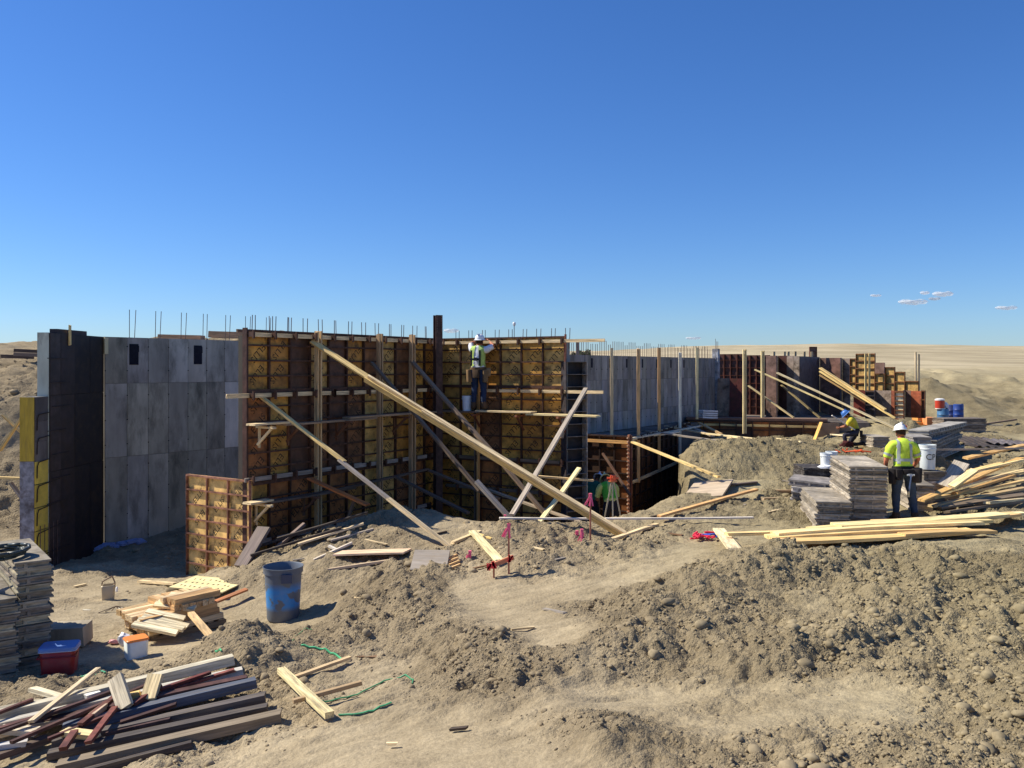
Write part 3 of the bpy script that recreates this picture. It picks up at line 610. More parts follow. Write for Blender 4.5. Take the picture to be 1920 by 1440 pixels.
q = W(1083, 674, 24.6); tag(board((q.x, q.y, CZ - 1.0), (q.x, q.y, q.z + .55), .1, .04, WOODG, None, name='timber_post', up=(0, -1, 0)), 'short grey timber post sticking up just right of the sunlit form wall', 'post')
for i in range(4): board(W(1313, 782 - i * 4, 28.2), W(1341, 783 - i * 4, 28.4), .3, .05, lin(215, 212, 215), ['lowest', 'second lowest', 'second highest', 'topmost'][i] + ' whitish slab of the small stack at the right foot of the grey wall', cat='slab', name='slab', group='small whitish stack')
# ---------------------------------------------------------------- far right forms on the footing
ZU = CZ - 1.8
def sheetwall(label, segs, z0, name='form_wall', cat='formwork'):
    e = empty(name, (0, 0, 0), 0, label, cat)
    for (xa, da, xb, db, yt, c, kind) in segs:
        a = W(xa, 690, da); b = W(xb, 690, db); rz, L = frame_at((a.x, a.y), (b.x, b.y)); h = W(xa, yt, da).z - z0
        if kind == 'p':   o = MB().box((.004, 0, 0), (L - .004, .03, h)).put('plywood_sheet', M['ply'], e, c)
        elif kind == 'r':
            nn = max(1, round(L / .5)); 
            o = link('rib_frame', None, None, e); o.location = (a.x, a.y, z0); o.rotation_euler = (0, 0, rz)
            m = MB()
            for k in range(nn * 2 + 1): x = k * L / (nn * 2); m.box((x - .02, 0, 0), (x + .02, .07, h))
            for k in range(int(h / .3) + 1): m.box((0, .01, k * .3), (L, .06, k * .3 + .02))
            m.put('rib_grid', M['steel'], o, lin(90, 48, 36)); MB().box((0, .07, 0), (L, .09, h)).put('plywood_sheet', M['ply'], o, c); continue
        elif kind == 'y':
            rws = max(1, round(h / .3)); cls = max(1, round(L / .6)); fm, pm, st = panel_meshes(L, h, rws, cls)
            o = link('form_panel', fm, M['steel'] if not fm.materials else None, e, lin(120, 80, 50)); link('plywood_sheet', pm, M['ply'] if not pm.materials else None, o, c)
        o.location = (a.x, a.y, z0); o.rotation_euler = (0, 0, rz)
    return e
BR = lin(126, 98, 86); BR2 = lin(88, 56, 48); GB = lin(150, 132, 118); DG = lin(86, 80, 84); YL = lin(196, 158, 92)  # DG puts the shade of turned-away faces into their colour
sheetwall('dark ribbed form wall at the right end of the grey wall, behind the leaning sheets', [(1345, 33.6, 1394, 33.0, 664, BR2, 'r'), (1394, 33.0, 1442, 32.4, 666, BR2, 'r')], ZU)
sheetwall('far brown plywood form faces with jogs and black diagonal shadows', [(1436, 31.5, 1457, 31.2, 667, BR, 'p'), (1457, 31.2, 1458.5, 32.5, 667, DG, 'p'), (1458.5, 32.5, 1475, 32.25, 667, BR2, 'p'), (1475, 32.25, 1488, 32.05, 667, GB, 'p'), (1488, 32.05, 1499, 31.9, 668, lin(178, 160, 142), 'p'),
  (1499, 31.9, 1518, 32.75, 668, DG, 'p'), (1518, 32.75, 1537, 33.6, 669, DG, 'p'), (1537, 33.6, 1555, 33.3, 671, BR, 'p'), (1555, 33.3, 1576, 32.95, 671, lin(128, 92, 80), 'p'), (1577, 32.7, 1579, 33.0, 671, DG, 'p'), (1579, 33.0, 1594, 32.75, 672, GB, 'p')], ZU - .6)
sheetwall('yellow ribbed form wall stepping down to the right, far right of the works', [(1593, 32.2, 1604, 32.0, 672, YL, 'y'), (1604, 31.9, 1640, 31.3, 663, YL, 'y'), (1640, 31.3, 1659, 31.0, 680, BR, 'p'), (1640, 31.2, 1659, 30.9, 700, YL, 'y'), (1659, 31.0, 1677, 30.7, 688, YL, 'y'), (1677, 30.7, 1696, 30.4, 697, YL, 'y'), (1696, 30.4, 1722, 30.0, 714, YL, 'y')], CZ - .85)
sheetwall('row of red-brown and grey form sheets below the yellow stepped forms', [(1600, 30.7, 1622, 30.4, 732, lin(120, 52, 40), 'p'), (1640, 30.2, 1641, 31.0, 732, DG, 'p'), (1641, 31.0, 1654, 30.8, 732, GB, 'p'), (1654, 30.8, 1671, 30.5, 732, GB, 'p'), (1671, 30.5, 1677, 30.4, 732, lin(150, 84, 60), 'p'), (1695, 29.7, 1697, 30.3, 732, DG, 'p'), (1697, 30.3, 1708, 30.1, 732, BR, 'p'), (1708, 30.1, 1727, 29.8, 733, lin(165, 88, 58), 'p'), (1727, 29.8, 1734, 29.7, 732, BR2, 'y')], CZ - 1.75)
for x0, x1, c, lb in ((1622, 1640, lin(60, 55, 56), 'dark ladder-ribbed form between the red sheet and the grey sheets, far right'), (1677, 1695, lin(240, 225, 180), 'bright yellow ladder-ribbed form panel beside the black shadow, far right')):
    dd_ = 30.4 if x0 < 1650 else 29.9; a = W(x0, 690, dd_); b = W(x1, 690, dd_ - .25); e = empty('ladder_form', (a.x, a.y, CZ - 1.8), frame_at((a.x, a.y), (b.x, b.y))[0], lb, 'form panel'); L = (b - a).length
    fm, pm, st = panel_meshes(L, .98, 6, 1); link('frame', fm, M['steel'] if not fm.materials else None, e, lin(120, 75, 50) if c[0] > .3 else DK); link('plywood_sheet', pm, M['ply'] if not pm.materials else None, e, c)
for i, (x0, x1, c, lb) in enumerate(((1344, 1367, lin(165, 138, 116), 'stained tan plywood sheet leaning at the foot of the dark ribbed forms'), (1367, 1390, lin(104, 52, 44), 'red-brown plywood sheet leaning at the foot of the dark ribbed forms'))):
    a = W(x0, 779, 31.6 - .5 * i); b = W(x1, 779, 31.6 - .5 * i); a.z = ZU; o = MB().box((0, 0, 0), ((b.x - a.x) * 1.22, .025, 1.40)).put('plywood_sheet', M['ply'], None, c, loc=(a.x, a.y, ZU + .02), rot=(R(-4), 0, R(-30))); tag(o, lb, 'plywood sheet')
# stubs, post and block above the far forms
for nm, px in zip(('first', 'second', 'third', 'fourth', 'fifth', 'sixth'), (1453, 1473, 1480, 1493, 1510, 1524)): 
    q = W(px, 667, 33); board((q.x, q.y + .1, q.z - .8), (q.x, q.y + .1, q.z + .16), .08, .04, lin(205, 180, 140), nm + ' timber stub from the left poking up over the far brown forms', cat='stub', name='timber_stub', group='stubs over the far forms', up=(0, -1, 0))
q = W(1518, 650, 33.4); e = empty('upright_form', (q.x, q.y, q.z - .8), 0, 'small brown ribbed form sticking up above the far forms', 'form panel'); fm, pm, st = panel_meshes(.3, .8, 4, 1); link('frame', fm, M['steel'] if not fm.materials else None, e, lin(110, 70, 55)); link('plywood_sheet', pm, M['ply'] if not pm.materials else None, e, BR)
for px, yt, nm in ((1717, 660, 'taller'), (1723, 664, 'shorter')): board(W(px, 732, 30.4), W(px, yt, 30.4), .05, .05, lin(215, 190, 150), nm + ' of the two thin upright timbers right of the stepped yellow forms', cat='post', name='thin_post', up=(0, -1, 0))
for dx in (1623, 1630): board(W(dx, 732, 31.1), W(dx, 663, 31.1), .07, .04, lin(225, 195, 130), ('left' if dx == 1623 else 'right') + ' vertical timber strapped to the tallest yellow form, far right', cat='post', name='timber_post', up=(0, -1, 0))
# ---------------------------------------------------------------- braces and long timbers round the forms
def brace(x0, y0, d0, x1, y1, d1, wd, th, c, label, **k): return board(W(x0, y0, d0), W(x1, y1, d1), wd, th, c, label, cat='brace', name='brace', **k)
tie = empty('spliced_brace', W(585, 640, 18.1), 0, 'longest bright timber brace, spliced from three boards, crossing the form walls down to the earth', 'brace')
o0 = W(585, 640, 18.1)
def seg(x0, y0, d0, x1, y1, d1, wd, th, c): board(W(x0, y0, d0) - o0, W(x1, y1, d1) - o0, wd, th, c, None, name='board', parent=tie, up=(0, -.6, .8))
seg(585, 640, 18.1, 800, 778, 17.05, .12, .045, WOODY); seg(690, 706, 17.45, 1172, 1000, 15.55, .045, .1, WOODN); seg(684, 711, 17.5, 1178, 1012, 15.5, .045, .13, WOODY); seg(790, 772, 17.0, 1174, 1004, 15.48, .04, .11, WOODN)
brace(490, 744, 17.0, 646, 866, 16.1, .1, .045, WOODY, 'upper half of the bright brace leaning on the left part of the form wall'); brace(636, 862, 16.1, 745, 948, 15.55, .1, .045, WOODG, 'grey middle length of the leaning brace left of centre'); brace(728, 935, 15.6, 846, 1027, 15.0, .11, .045, WOODN, 'lower length of the leaning brace, its foot on the earth left of centre')
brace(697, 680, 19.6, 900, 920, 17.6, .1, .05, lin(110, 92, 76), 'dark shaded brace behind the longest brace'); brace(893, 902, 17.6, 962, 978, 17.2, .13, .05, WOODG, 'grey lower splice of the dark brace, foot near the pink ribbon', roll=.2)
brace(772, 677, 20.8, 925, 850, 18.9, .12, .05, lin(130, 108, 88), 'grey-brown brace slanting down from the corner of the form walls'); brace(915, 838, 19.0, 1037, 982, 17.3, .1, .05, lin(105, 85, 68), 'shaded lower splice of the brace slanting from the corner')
brace(1099, 728, 19.5, 1070, 778, 18.9, .1, .05, WOODG, 'top length of the weathered grey brace on the black end form'); brace(1074, 770, 18.9, 960, 965, 17.1, .11, .05, lin(185, 170, 155), 'weathered grey brace leaning from the black end form down to the left')
brace(1086, 878, 18.6, 1009, 982, 17.0, .1, .045, lin(250, 230, 170), 'short pale yellow brace crossing under the longest brace'); brace(1006, 893, 18.3, 1112, 901, 18.5, .1, .04, lin(240, 205, 150), 'short level timber nailed behind the short pale brace')
brace(580, 897, 17.6, 690, 947, 16.9, .14, .04, lin(190, 110, 55), 'reddish plank slanting low in front of the left forms'); brace(663, 940, 17.2, 645, 998, 16.9, .05, .05, lin(120, 90, 65), 'thin prop under the reddish plank')
brace(740, 893, 19.0, 878, 962, 17.6, .1, .04, lin(95, 75, 62), 'dim timber slanting in the shaded pit, left one'); brace(800, 880, 20.0, 935, 935, 18.4, .1, .04, lin(110, 88, 72), 'dim timber slanting in the shaded pit, middle one'); brace(915, 918, 19.4, 1108, 986, 17.2, .1, .04, lin(170, 150, 125), 'dim timber slanting in the pit towards the short level plank, right one')  # dim wood colours carry the shade of the pit
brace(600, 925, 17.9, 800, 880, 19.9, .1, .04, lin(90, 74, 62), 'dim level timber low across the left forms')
brace(1184, 828, 22.0, 1348, 894, 19.2, .1, .045, WOODY, 'pale brace running from the rusty corner post to the side of the big mound')
brace(1130, 850, 22.2, 1182, 930, 20.5, .05, .05, lin(90, 60, 45), 'thin dark prop beside the survey tripod')
brace(1403, 723, 30, 1488, 783, 28.9, .1, .045, lin(220, 195, 140), 'lowest brace left of the black diagonal shadow'); brace(1415, 693, 30.5, 1595, 775, 28.6, .1, .045, lin(240, 215, 150), 'brace passing behind the doubled post down to the kneeling worker'); brace(1590, 772, 28.6, 1662, 803, 28.0, .1, .045, lin(220, 200, 150), 'low splice of the brace above the kneeling worker')
brace(1457, 699, 30.7, 1684, 806, 27.6, .12, .05, lin(225, 205, 160), 'long brace across the black diagonal shadow of the far forms'); brace(1465, 722, 30.2, 1538, 784, 28.9, .08, .045, lin(150, 130, 85), 'steep dull brace before the black shadow')
brace(1538, 690, 31, 1660, 768, 28.9, .16, .05, WOODY, 'top board of the three parallel braces at far right'); brace(1537, 696, 30.8, 1678, 784, 28.6, .1, .05, lin(240, 205, 130), 'middle board of the three parallel braces at far right'); brace(1537, 703, 30.8, 1622, 754, 29.6, .08, .05, lin(200, 160, 100), 'lowest board of the three parallel braces at far right')
# ---------------------------------------------------------------- scaffold planks and brackets along the forms
def at_c(px, out=.35):  # point along the left form wall seen at this column
    dx, dy = math.cos(math.atan2(C1[1] - C0[1], C1[0] - C0[0])), math.sin(math.atan2(C1[1] - C0[1], C1[0] - C0[0])); x0 = C0[0] + dy * out; y0 = C0[1] - dx * out; r_ = (px - 960) / F; t = (r_ * y0 - x0) / (dx - r_ * dy); return Vector((x0 + dx * t, y0 + dy * t, 0))
def splank(pa, pb, z, c, lb, wd=.24, th=.038, out=.3): a = at_c(pa, out); b = at_c(pb, out); a.z = b.z = z; board(a, b, wd, th, c, lb, cat='scaffold plank', name='scaffold_plank')
zs_ = CZ - 1.12
splank(470, 536, zs_ + .03, WOODN, 'short sunlit scaffold plank at the left end of the upper level'); splank(528, 700, zs_ - .01, lin(150, 125, 100), 'left dull plank of the upper scaffold level', ); splank(650, 812, zs_ + .03, lin(165, 135, 105), 'second dull plank of the upper scaffold level', )  # sunlit and shaded tones are set in the plank colours
zl_ = CZ - 2.62
splank(463, 506, zl_ + .03, WOODN, 'short sunlit scaffold plank at the left end of the lower level'); splank(500, 660, zl_ - .01, lin(100, 84, 72), 'shaded plank of the lower scaffold level')  # again a bright plank for sun and a dark one for shade
def bracket(px, z, lb, c=WOODN, out=.0):
    a = at_c(px, 0); e = empty('scaffold_bracket', (a.x, a.y, z), math.atan2(C1[1] - C0[1], C1[0] - C0[0]), lb, 'bracket', 'brackets carrying the scaffold planks')
    local_board(e, (0, -.08, 0), (0, -.6, 0), .07, .04, c, 'arm', up=(0, 0, 1)); local_board(e, (0, -.5, -.02), (0, -.1, -.35), .05, .03, c, 'diagonal', up=(1, 0, 0)); local_board(e, (0.05, -.1, -.0), (0.05, -.1, -.42), .05, .03, c, 'leg', up=(1, 0, 0))
for i, px in enumerate((476, 530, 622, 730, 795)): bracket(px, zs_ - .04, ['first', 'second', 'third', 'fourth', 'fifth'][i] + ' bracket from the left under the upper scaffold level', WOODN if i < 1 else lin(110, 70, 50))
bracket(470, zl_ - .04, 'left bracket under the lower scaffold level'); bracket(560, zl_ - .04, 'right bracket under the lower scaffold level', lin(100, 70, 55))
def at_e(px, out=.35):
    an = math.atan2(E1[1] - E0[1], E1[0] - E0[0]); dx, dy = math.cos(an), math.sin(an); x0 = E0[0] + dy * out; y0 = E0[1] - dx * out; r_ = (px - 960) / F; t = (r_ * y0 - x0) / (dx - r_ * dy); return Vector((x0 + dx * t, y0 + dy * t, 0))
def eplank(pa, pb, z, c, lb, wd=.22, th=.038, out=.3): a = at_e(pa, out); b = at_e(pb, out); a.z = b.z = z; board(a, b, wd, th, c, lb, cat='scaffold plank', name='scaffold_plank')
eplank(826, 905, CZ - 1.08, lin(120, 98, 80), 'dull scaffold plank under the white bucket', wd=.32); eplank(897, 1001, CZ - 1.05, WOODN, 'bright scaffold plank under the feet of the worker on the form wall', wd=.3); eplank(990, 1122, CZ - 1.10, lin(250, 225, 165), 'bright scaffold plank right of the worker, passing the black end form', wd=.26)
for i, px in enumerate((905, 985, 1062)):
    a = at_e(px, 0); e = empty('scaffold_bracket', (a.x, a.y, CZ - 1.15), math.atan2(E1[1] - E0[1], E1[0] - E0[0]), ['left', 'middle', 'right'][i] + ' bracket under the bright scaffold planks of the sunlit form wall', 'bracket', 'brackets carrying the scaffold planks')
    local_board(e, (0, -.08, 0), (0, -.5, 0), .06, .04, lin(150, 90, 60), 'arm', up=(0, 0, 1)); local_board(e, (0, -.42, -.02), (0, -.08, -.35), .05, .03, lin(120, 70, 50), 'diagonal', up=(1, 0, 0))
# ---------------------------------------------------------------- boards near the big mound
for a in [((1248, 799, 27), (1335, 815, 25), .1, WOODN, 'pale board sloping from under the third post onto the big mound'), ((1325, 813, 25), (1442, 826, 23.4), .1, lin(250, 225, 170), 'pale board lying along the crest of the big mound'), ((1211, 808, 24.5), (1386, 832, 22.6), .12, WOODG, 'grey weathered board spanning the dark form gap onto the mound'),
          ((1290, 799, 27.5), (1337, 818, 25.2), .12, WOODG, 'grey board end just left of the crest of the big mound'), ((1311, 793, 28), (1352, 814, 25.8), .1, lin(215, 175, 120), 'tan board slanting from the right end of the receding forms'), ((1213, 818, 24), (1272, 810, 25), .14, lin(235, 215, 185), 'short splintered pale board above the dark form gap'),
          ((1184, 822, 22.2), (1322, 797, 28), .07, lin(215, 200, 175), 'thin pale timber along the top of the receding forms')]:
    board(W(*a[0]), W(*a[1]), a[2], .04, a[3], a[4])
gboard(1328, 813, 1503, 832, .1, .04, lin(248, 225, 175), 'long pale board lying on the back of the big mound')
gboard(1412, 815, 1585, 823, .09, .04, lin(250, 230, 190), 'thin pale board lying level at the foot of the low rusty forms')
gboard(1409, 812, 1424, 823, .1, .04, WOODN, 'short board end lying across the thin pale board'); gboard(1361, 824, 1386, 823, .09, .04, WOODN, 'small scrap of board on top of the big mound')
board(hit(1527, 827) + Vector((0, 0, .02)), W(1540, 792, 28.0), .1, .045, lin(250, 195, 105), 'short orange-yellow board leaning against the low rusty forms')
gboard(1350, 914, 1420, 908, .1, .03, lin(110, 95, 90), 'dark weathered strip right of the flat grey slab')
# flat slab half buried
a = hit(1328, 922); tag(MB().box((-.45, -.5, 0), (.45, .5, .04)).put('plywood_offcut', M['plain_ply'], None, lin(190, 170, 145), loc=a + Vector((0, 0, .03)), rot=(R(14), R(-8), R(-30))), 'dusty rectangular plywood offcut half buried at the foot of the big mound', 'plywood offcut')
# ---------------------------------------------------------------- timbers lying on the middle ground
gboard(936, 987, 1412, 986, .06, .03, lin(232, 220, 205), 'long thin whitish timber lying level behind the pink-flagged stakes', lift=.08)
gboard(1140, 1017, 1232, 987, .09, .04, WOODN, 'pale board end running out from behind the foot of the longest brace'); gboard(1236, 985, 1418, 932, .1, .045, lin(225, 175, 115), 'tan board slanting up towards the plywood offcut', lift=.06)
gboard(848, 1022, 900, 1000, .09, .04, WOODN, 'short board beside the foot of the leaning brace'); gboard(886, 1007, 937, 1064, .14, .04, lin(250, 232, 175), 'bright wide board pointing at the red-tipped batter board', lift=.06); gboard(894, 1004, 922, 1013, .06, .03, lin(240, 205, 130), 'small yellow offcut at the head of the bright wide board')
gboard(633, 1046, 764, 1043, .34, .03, lin(240, 205, 170), 'wide pale plank lying alone left of the grey plywood square', lift=.05); gboard(610, 1073, 736, 1054, .07, .04, lin(205, 180, 150), 'long stick lying in front of the wide pale plank'); gboard(589, 1055, 660, 1022, .05, .04, lin(225, 210, 190), 'thin stick pointing at the edge of the pit'); gboard(617, 1027, 631, 1036, .05, .04, lin(235, 225, 210), 'tiny offcut crossing the thin stick')
gboard(558, 1031, 682, 992, .1, .035, lin(225, 200, 160), 'pale board on the pit edge below the left forms', lift=.05); gboard(620, 1018, 700, 996, .07, .035, WOODG, 'grey board end on the pit edge'); 
for i, (x0, y0, x1, y1) in enumerate(((462, 1052, 600, 1008), (470, 1055, 640, 1003), (480, 1046, 655, 990), (520, 1035, 690, 985))): gboard(x0, y0, x1, y1, .09, .04, lin(60, 52, 50), ['lowest', 'second lowest', 'second highest', 'topmost'][i] + ' of the dark boards stacked along the pit edge below the left forms', lift=.03 + .05 * i, group='dark boards on the pit edge')
a = hit(452, 1062); board(a, a + Vector((.28, .5, .62)), .3, .06, lin(120, 105, 98), 'weathered panel leaning at the foot of the left forms'); board(a + Vector((.25, .1, 0)), a + Vector((1.0, .65, .66)), .1, .05, lin(130, 110, 100), 'weathered timber leaning beside the upright form panel')
a = hit(806, 1066); tag(MB().box((-.29, -.22, 0), (.29, .36, .07)).put('plywood_square', M['plain_ply'], None, lin(160, 148, 134), loc=a + Vector((0, 0, .04)), rot=(R(20), 0, R(-2))), 'thick grey square of board lying alone left of the batter board', 'plywood square')
for i in range(4): gboard(838 + i * 2, 1056 + i * 6, 857 + i * 2, 1048 + i * 6, .035, .03, lin(235, 190, 130), ['topmost', 'second', 'third', 'lowest'][i] + ' of the four small pegs sticking out beside the grey square', group='pegs beside the grey square', name='peg', cat='peg', lift=.04)
gboard(1430, 926, 1505, 926, .1, .06, lin(170, 140, 105), 'upper of two level boards left of the low grey stack'); gboard(1430, 940, 1512, 938, .1, .06, lin(175, 150, 115), 'lower of two level boards left of the low grey stack')
gboard(1347, 999, 1378, 1038, .2, .04, lin(238, 215, 170), 'short wide pale plank lying beside the red and blue rag', lift=.03)
# new yellow lumber in the foreground right
FL = [(1362, 999, 1600, 990, .14, (245, 212, 145), 0, 'long thin yellow board sticking out to the left of the new lumber'), (1468, 1012, 1822, 993, .27, (240, 200, 130), 0, 'lowest front board of the new yellow lumber'), (1440, 1006, 1790, 989, .27, (246, 208, 140), .0, 'second board from the front of the new yellow lumber'),
 (1452, 1003, 1835, 984, .28, (252, 224, 160), .05, 'wide bright board at the left front of the new yellow lumber'), (1520, 997, 1850, 979, .28, (250, 220, 150), .05, 'board in the middle of the new yellow lumber'), (1567, 993, 1880, 974, .29, (255, 230, 165), .1, 'widest bright board on top of the new yellow lumber'),
 (1600, 987, 1868, 970, .28, (250, 218, 152), .05, 'board behind the widest one of the new yellow lumber'), (1640, 981, 1905, 966, .24, (240, 198, 135), .05, 'board sticking out to the right of the new yellow lumber'), (1700, 975, 1922, 961, .2, (250, 228, 170), .0, 'thin board behind the right end of the new yellow lumber'),
 (1690, 1001, 1862, 993, .2, (225, 185, 120), .0, 'narrow board low at the right front of the new yellow lumber')]
for x0, y0, x1, y1, wd, c, lf, lb in FL:
    pl_ = lambda x, y: Vector(((x - 960) / (y - HY) * 2.66, F * 2.66 / (y - HY), CZ - 2.68 + lf + random.uniform(-.012, .012)))
    board(pl_(x0, y0), pl_(x1, y1), wd, .05, lin(*c), lb, group='new yellow lumber', bend=random.uniform(-.03, .03), roll=random.uniform(-.06, .03))
# jumble of used lumber behind the worker
jl = [(1728, 882, 1922, 867, WOODG, 'long grey board crossing level above the jumble of used lumber', .45), (1727, 968, 1922, 868, lin(240, 190, 115), 'long orange-yellow board crossing diagonally over the jumble', .32), (1725, 930, 1878, 882, WOODY, 'yellow board fanning from behind the worker in the jumble', .3), (1735, 935, 1922, 895, lin(230, 200, 140), 'pale board in the upper part of the jumble', .28), (1740, 950, 1922, 905, lin(215, 180, 120), 'tan board in the middle of the jumble', .2),
      (1745, 960, 1922, 915, lin(200, 170, 120), 'dull tan board lower in the jumble', .14), (1760, 958, 1922, 925, lin(130, 112, 90), 'dark board near the bottom of the jumble', .1), (1775, 965, 1922, 936, lin(120, 104, 86), 'darker board at the bottom of the jumble', .05), (1850, 950, 1922, 934, lin(215, 195, 150), 'short pale board at the lower right of the jumble', .12), (1780, 925, 1922, 880, lin(245, 215, 150), 'bright board end at the upper right of the jumble', .38),
      (1810, 890, 1922, 852, lin(238, 190, 120), 'orange-yellow board tip at the right edge above the jumble', .42), (1625, 967, 1677, 955, lin(245, 215, 165), 'short pale board before the tall stack, left of the worker', .12), (1630, 976, 1700, 962, lin(150, 120, 90), 'brown board behind the feet of the worker', .05), (1600, 985, 1690, 972, lin(90, 80, 74), 'dark board lying at the foot of the tall stack', .02), (1790, 945, 1900, 900, lin(205, 160, 95), 'tan board slanting in the middle right of the jumble', .26), (1735, 945, 1830, 905, lin(190, 150, 100), 'short dull board behind the legs of the worker', .22), (1765, 942, 1922, 890, lin(250, 220, 160), 'pale board lying just under the diagonal one', .27)]
for x0, y0, x1, y1, c, lb, lf in jl: gboard(x0, y0 + 8, x1, y1 + 16, .13, .045, c, lb, lift=lf, group='jumble of used lumber', roll=random.uniform(-.25, .25))
board(W(1771, 913, 17.2), W(1803, 868, 17.6), .3, .05, lin(180, 168, 150), 'short wide grey board standing tilted behind the jumble', roll=.3); board(W(1784, 913, 16.8), W(1827, 882, 17.0), .16, .05, lin(252, 225, 165), 'short bright board standing tilted in the jumble', roll=.2)
# far right bits of timber
board(hit(1805, 806) + Vector((0, 0, .1)), hit(1905, 795) + Vector((0, 0, .15)), .1, .06, WOODD, 'dark timber lying on the open earth beyond the long grey stack'); gboard(1800, 799, 1880, 800, .08, .04, lin(205, 190, 165), 'thin pale timber beside the dark one beyond the long grey stack')

# odd scraps of wood trodden into the earth
SCR = [('pale', (225, 200, 155)), ('grey', (150, 140, 128)), ('brown', (130, 98, 70)), ('dark', (70, 58, 50))]
for k, (x, y, wh) in enumerate(((705, 1020, 'near the pit edge, left of the grey square'), (560, 1052, 'behind the rubbish bin'), (742, 1004, 'on the crest above the grey square'), (826, 1002, 'left of the foot of the leaning brace'), (1010, 1032, 'right of the tall flagged stake'), (1060, 1048, 'in the middle of the trodden strip'),
    (1262, 1004, 'left of the red netting'), (1240, 968, 'under the slanting tan board'), (1450, 962, 'left of the low grey stack'), (1406, 948, 'above the end of the long whitish timber'), (900, 1066, 'left of the batter board'), (792, 1098, 'below the grey square'), (980, 1182, 'on the pale trodden path'), (1040, 1150, 'beside the pale trodden path'),
    (690, 1236, 'beyond the slim tan stick'), (860, 1372, 'in the foreground near the middle'), (735, 1400, 'in the foreground below the green cord'), (1478, 905, 'beside the slipped stack'), (1240, 900, 'at the edge of the deep trench'), (1880, 905, 'beyond the jumble at the right edge'), (150, 1100, 'left of the beige jug'), (330, 1150, 'behind the white cooler'))):
    nm, c = SCR[k % 4]; a = random.uniform(-.5, .5); ln = random.uniform(9, 22); gboard(x - ln, y + ln * a * .5, x + ln, y - ln * a * .5, random.uniform(.03, .07), .02, lin(*c), nm + ' scrap of wood ' + wh, cat='scrap', name='wood_scrap')
# ---------------------------------------------------------------- stacks of form panels
ORD = ['lowest', 'second lowest', 'third lowest', 'fourth lowest', 'fifth lowest', 'sixth lowest', 'seventh lowest', 'eighth lowest', 'ninth lowest', 'tenth lowest', 'eleventh lowest', 'twelfth lowest', 'thirteenth lowest', 'fourteenth lowest', 'fifteenth lowest']
def slab_mesh(w_, d_, t_, lip=.012):
    lip = min(.022, w_ * .06); m = MB(); m.box((-w_/2, -d_/2, 0), (w_/2, d_/2, t_ * .22)); m.box((-w_/2 + lip, -d_/2 + lip, t_ * .22), (w_/2 - lip, d_/2 - lip, t_ * .72)); m.box((-w_/2, -d_/2, t_ * .72), (w_/2, d_/2, t_))
    k = -w_/2 + .12
    while k < w_/2 - .1:
        for s in (-1, 1): m.box((k - .02, s * d_/2 - .006 * s - .008, t_ * .2), (k + .02, s * d_/2 - .006 * s + .006, t_ * .8))
        k += .3
    return m.mesh('stacked_panel')
def stack(cx, cy, z0, rot, w_, d_, t_, n, where, col, group, jit=.02, tilt=0, mat='slab', taper=0, item='form panel'):
    me = slab_mesh(w_, d_, t_ * .93)
    me.materials.append(M[mat]); z = z0
    for k in range(n):
        tt = random.uniform(.75, 1.25)
        lb = (ORD[k] if k < n - 1 else 'topmost') + ' ' + item + ' ' + where
        o = link('stacked_panel', me, None, None, tuple(c * tt for c in (col[k % len(col)] if isinstance(col, list) else col)))
        o.location = (cx + random.uniform(-jit, jit), cy + random.uniform(-jit, jit), z); o.rotation_euler = (R(random.uniform(-.4, .4)), R(tilt + random.uniform(-.4, .4)), rot + R(random.uniform(-2, 2) * (jit / .02)))
        tag(o, lb, 'panel', group); z += t_
    return z
SL = [lin(150, 140, 120), lin(128, 118, 102), lin(165, 155, 130), lin(112, 102, 90)]
# tall stack at far left: near corner seen at (25,1258)
a = hit(28, 1262); an = R(38)
def corner(a, an, w_, d_): c, s = math.cos(an), math.sin(an); return a.x + w_/2 * c - d_/2 * s, a.y + w_/2 * s + d_/2 * c
w_, d_ = .40, 1.6; cx, cy = corner(a, an, w_, d_); nz = int((W(25, 1048, a.y).z - a.z) / .1)
zt = stack(cx, cy, a.z - .04, an, w_, d_, .1, min(nz, 15), 'of the tall weathered stack left of the red cooler', SL, 'tall weathered stack', .022)
nt_ = min(nz, 15)
m = MB()
for k in range(4):
    pts = [(cx + (.24 + .03 * k) * math.cos(t * .5 + k) * 1.1 - .05, cy + .30 * math.sin(t * .5 + k) - .45, zt + .03 + .022 * k + .015 * math.sin(t)) for t in range(14)]; m.path(pts, .022, 7)
tag(m.put('hose', M['paint'], None, lin(52, 60, 58), smooth=True), 'coiled dark hose lying on the tall weathered stack', 'hose')
a2 = hit(-38, 1282); cx2, cy2 = corner(a2, an, w_, d_); nz = int((W(0, 1122, a2.y).z - a2.z) / .1)
stack(cx2, cy2, a2.z - .04, an, w_, d_, .1, max(4, nz), 'of the lower weathered stack at the left edge of the picture', SL, 'lower weathered stack', .02)
a = hit(90, 1224); b = hit(156, 1212); board(a + Vector((-.2, .25, .15)), b + Vector((.02, .1, .15)), .38, .26, lin(175, 162, 140), 'squared concrete block lying behind the red cooler', cat='block', name='concrete_block', mat='concrete', bend=0)
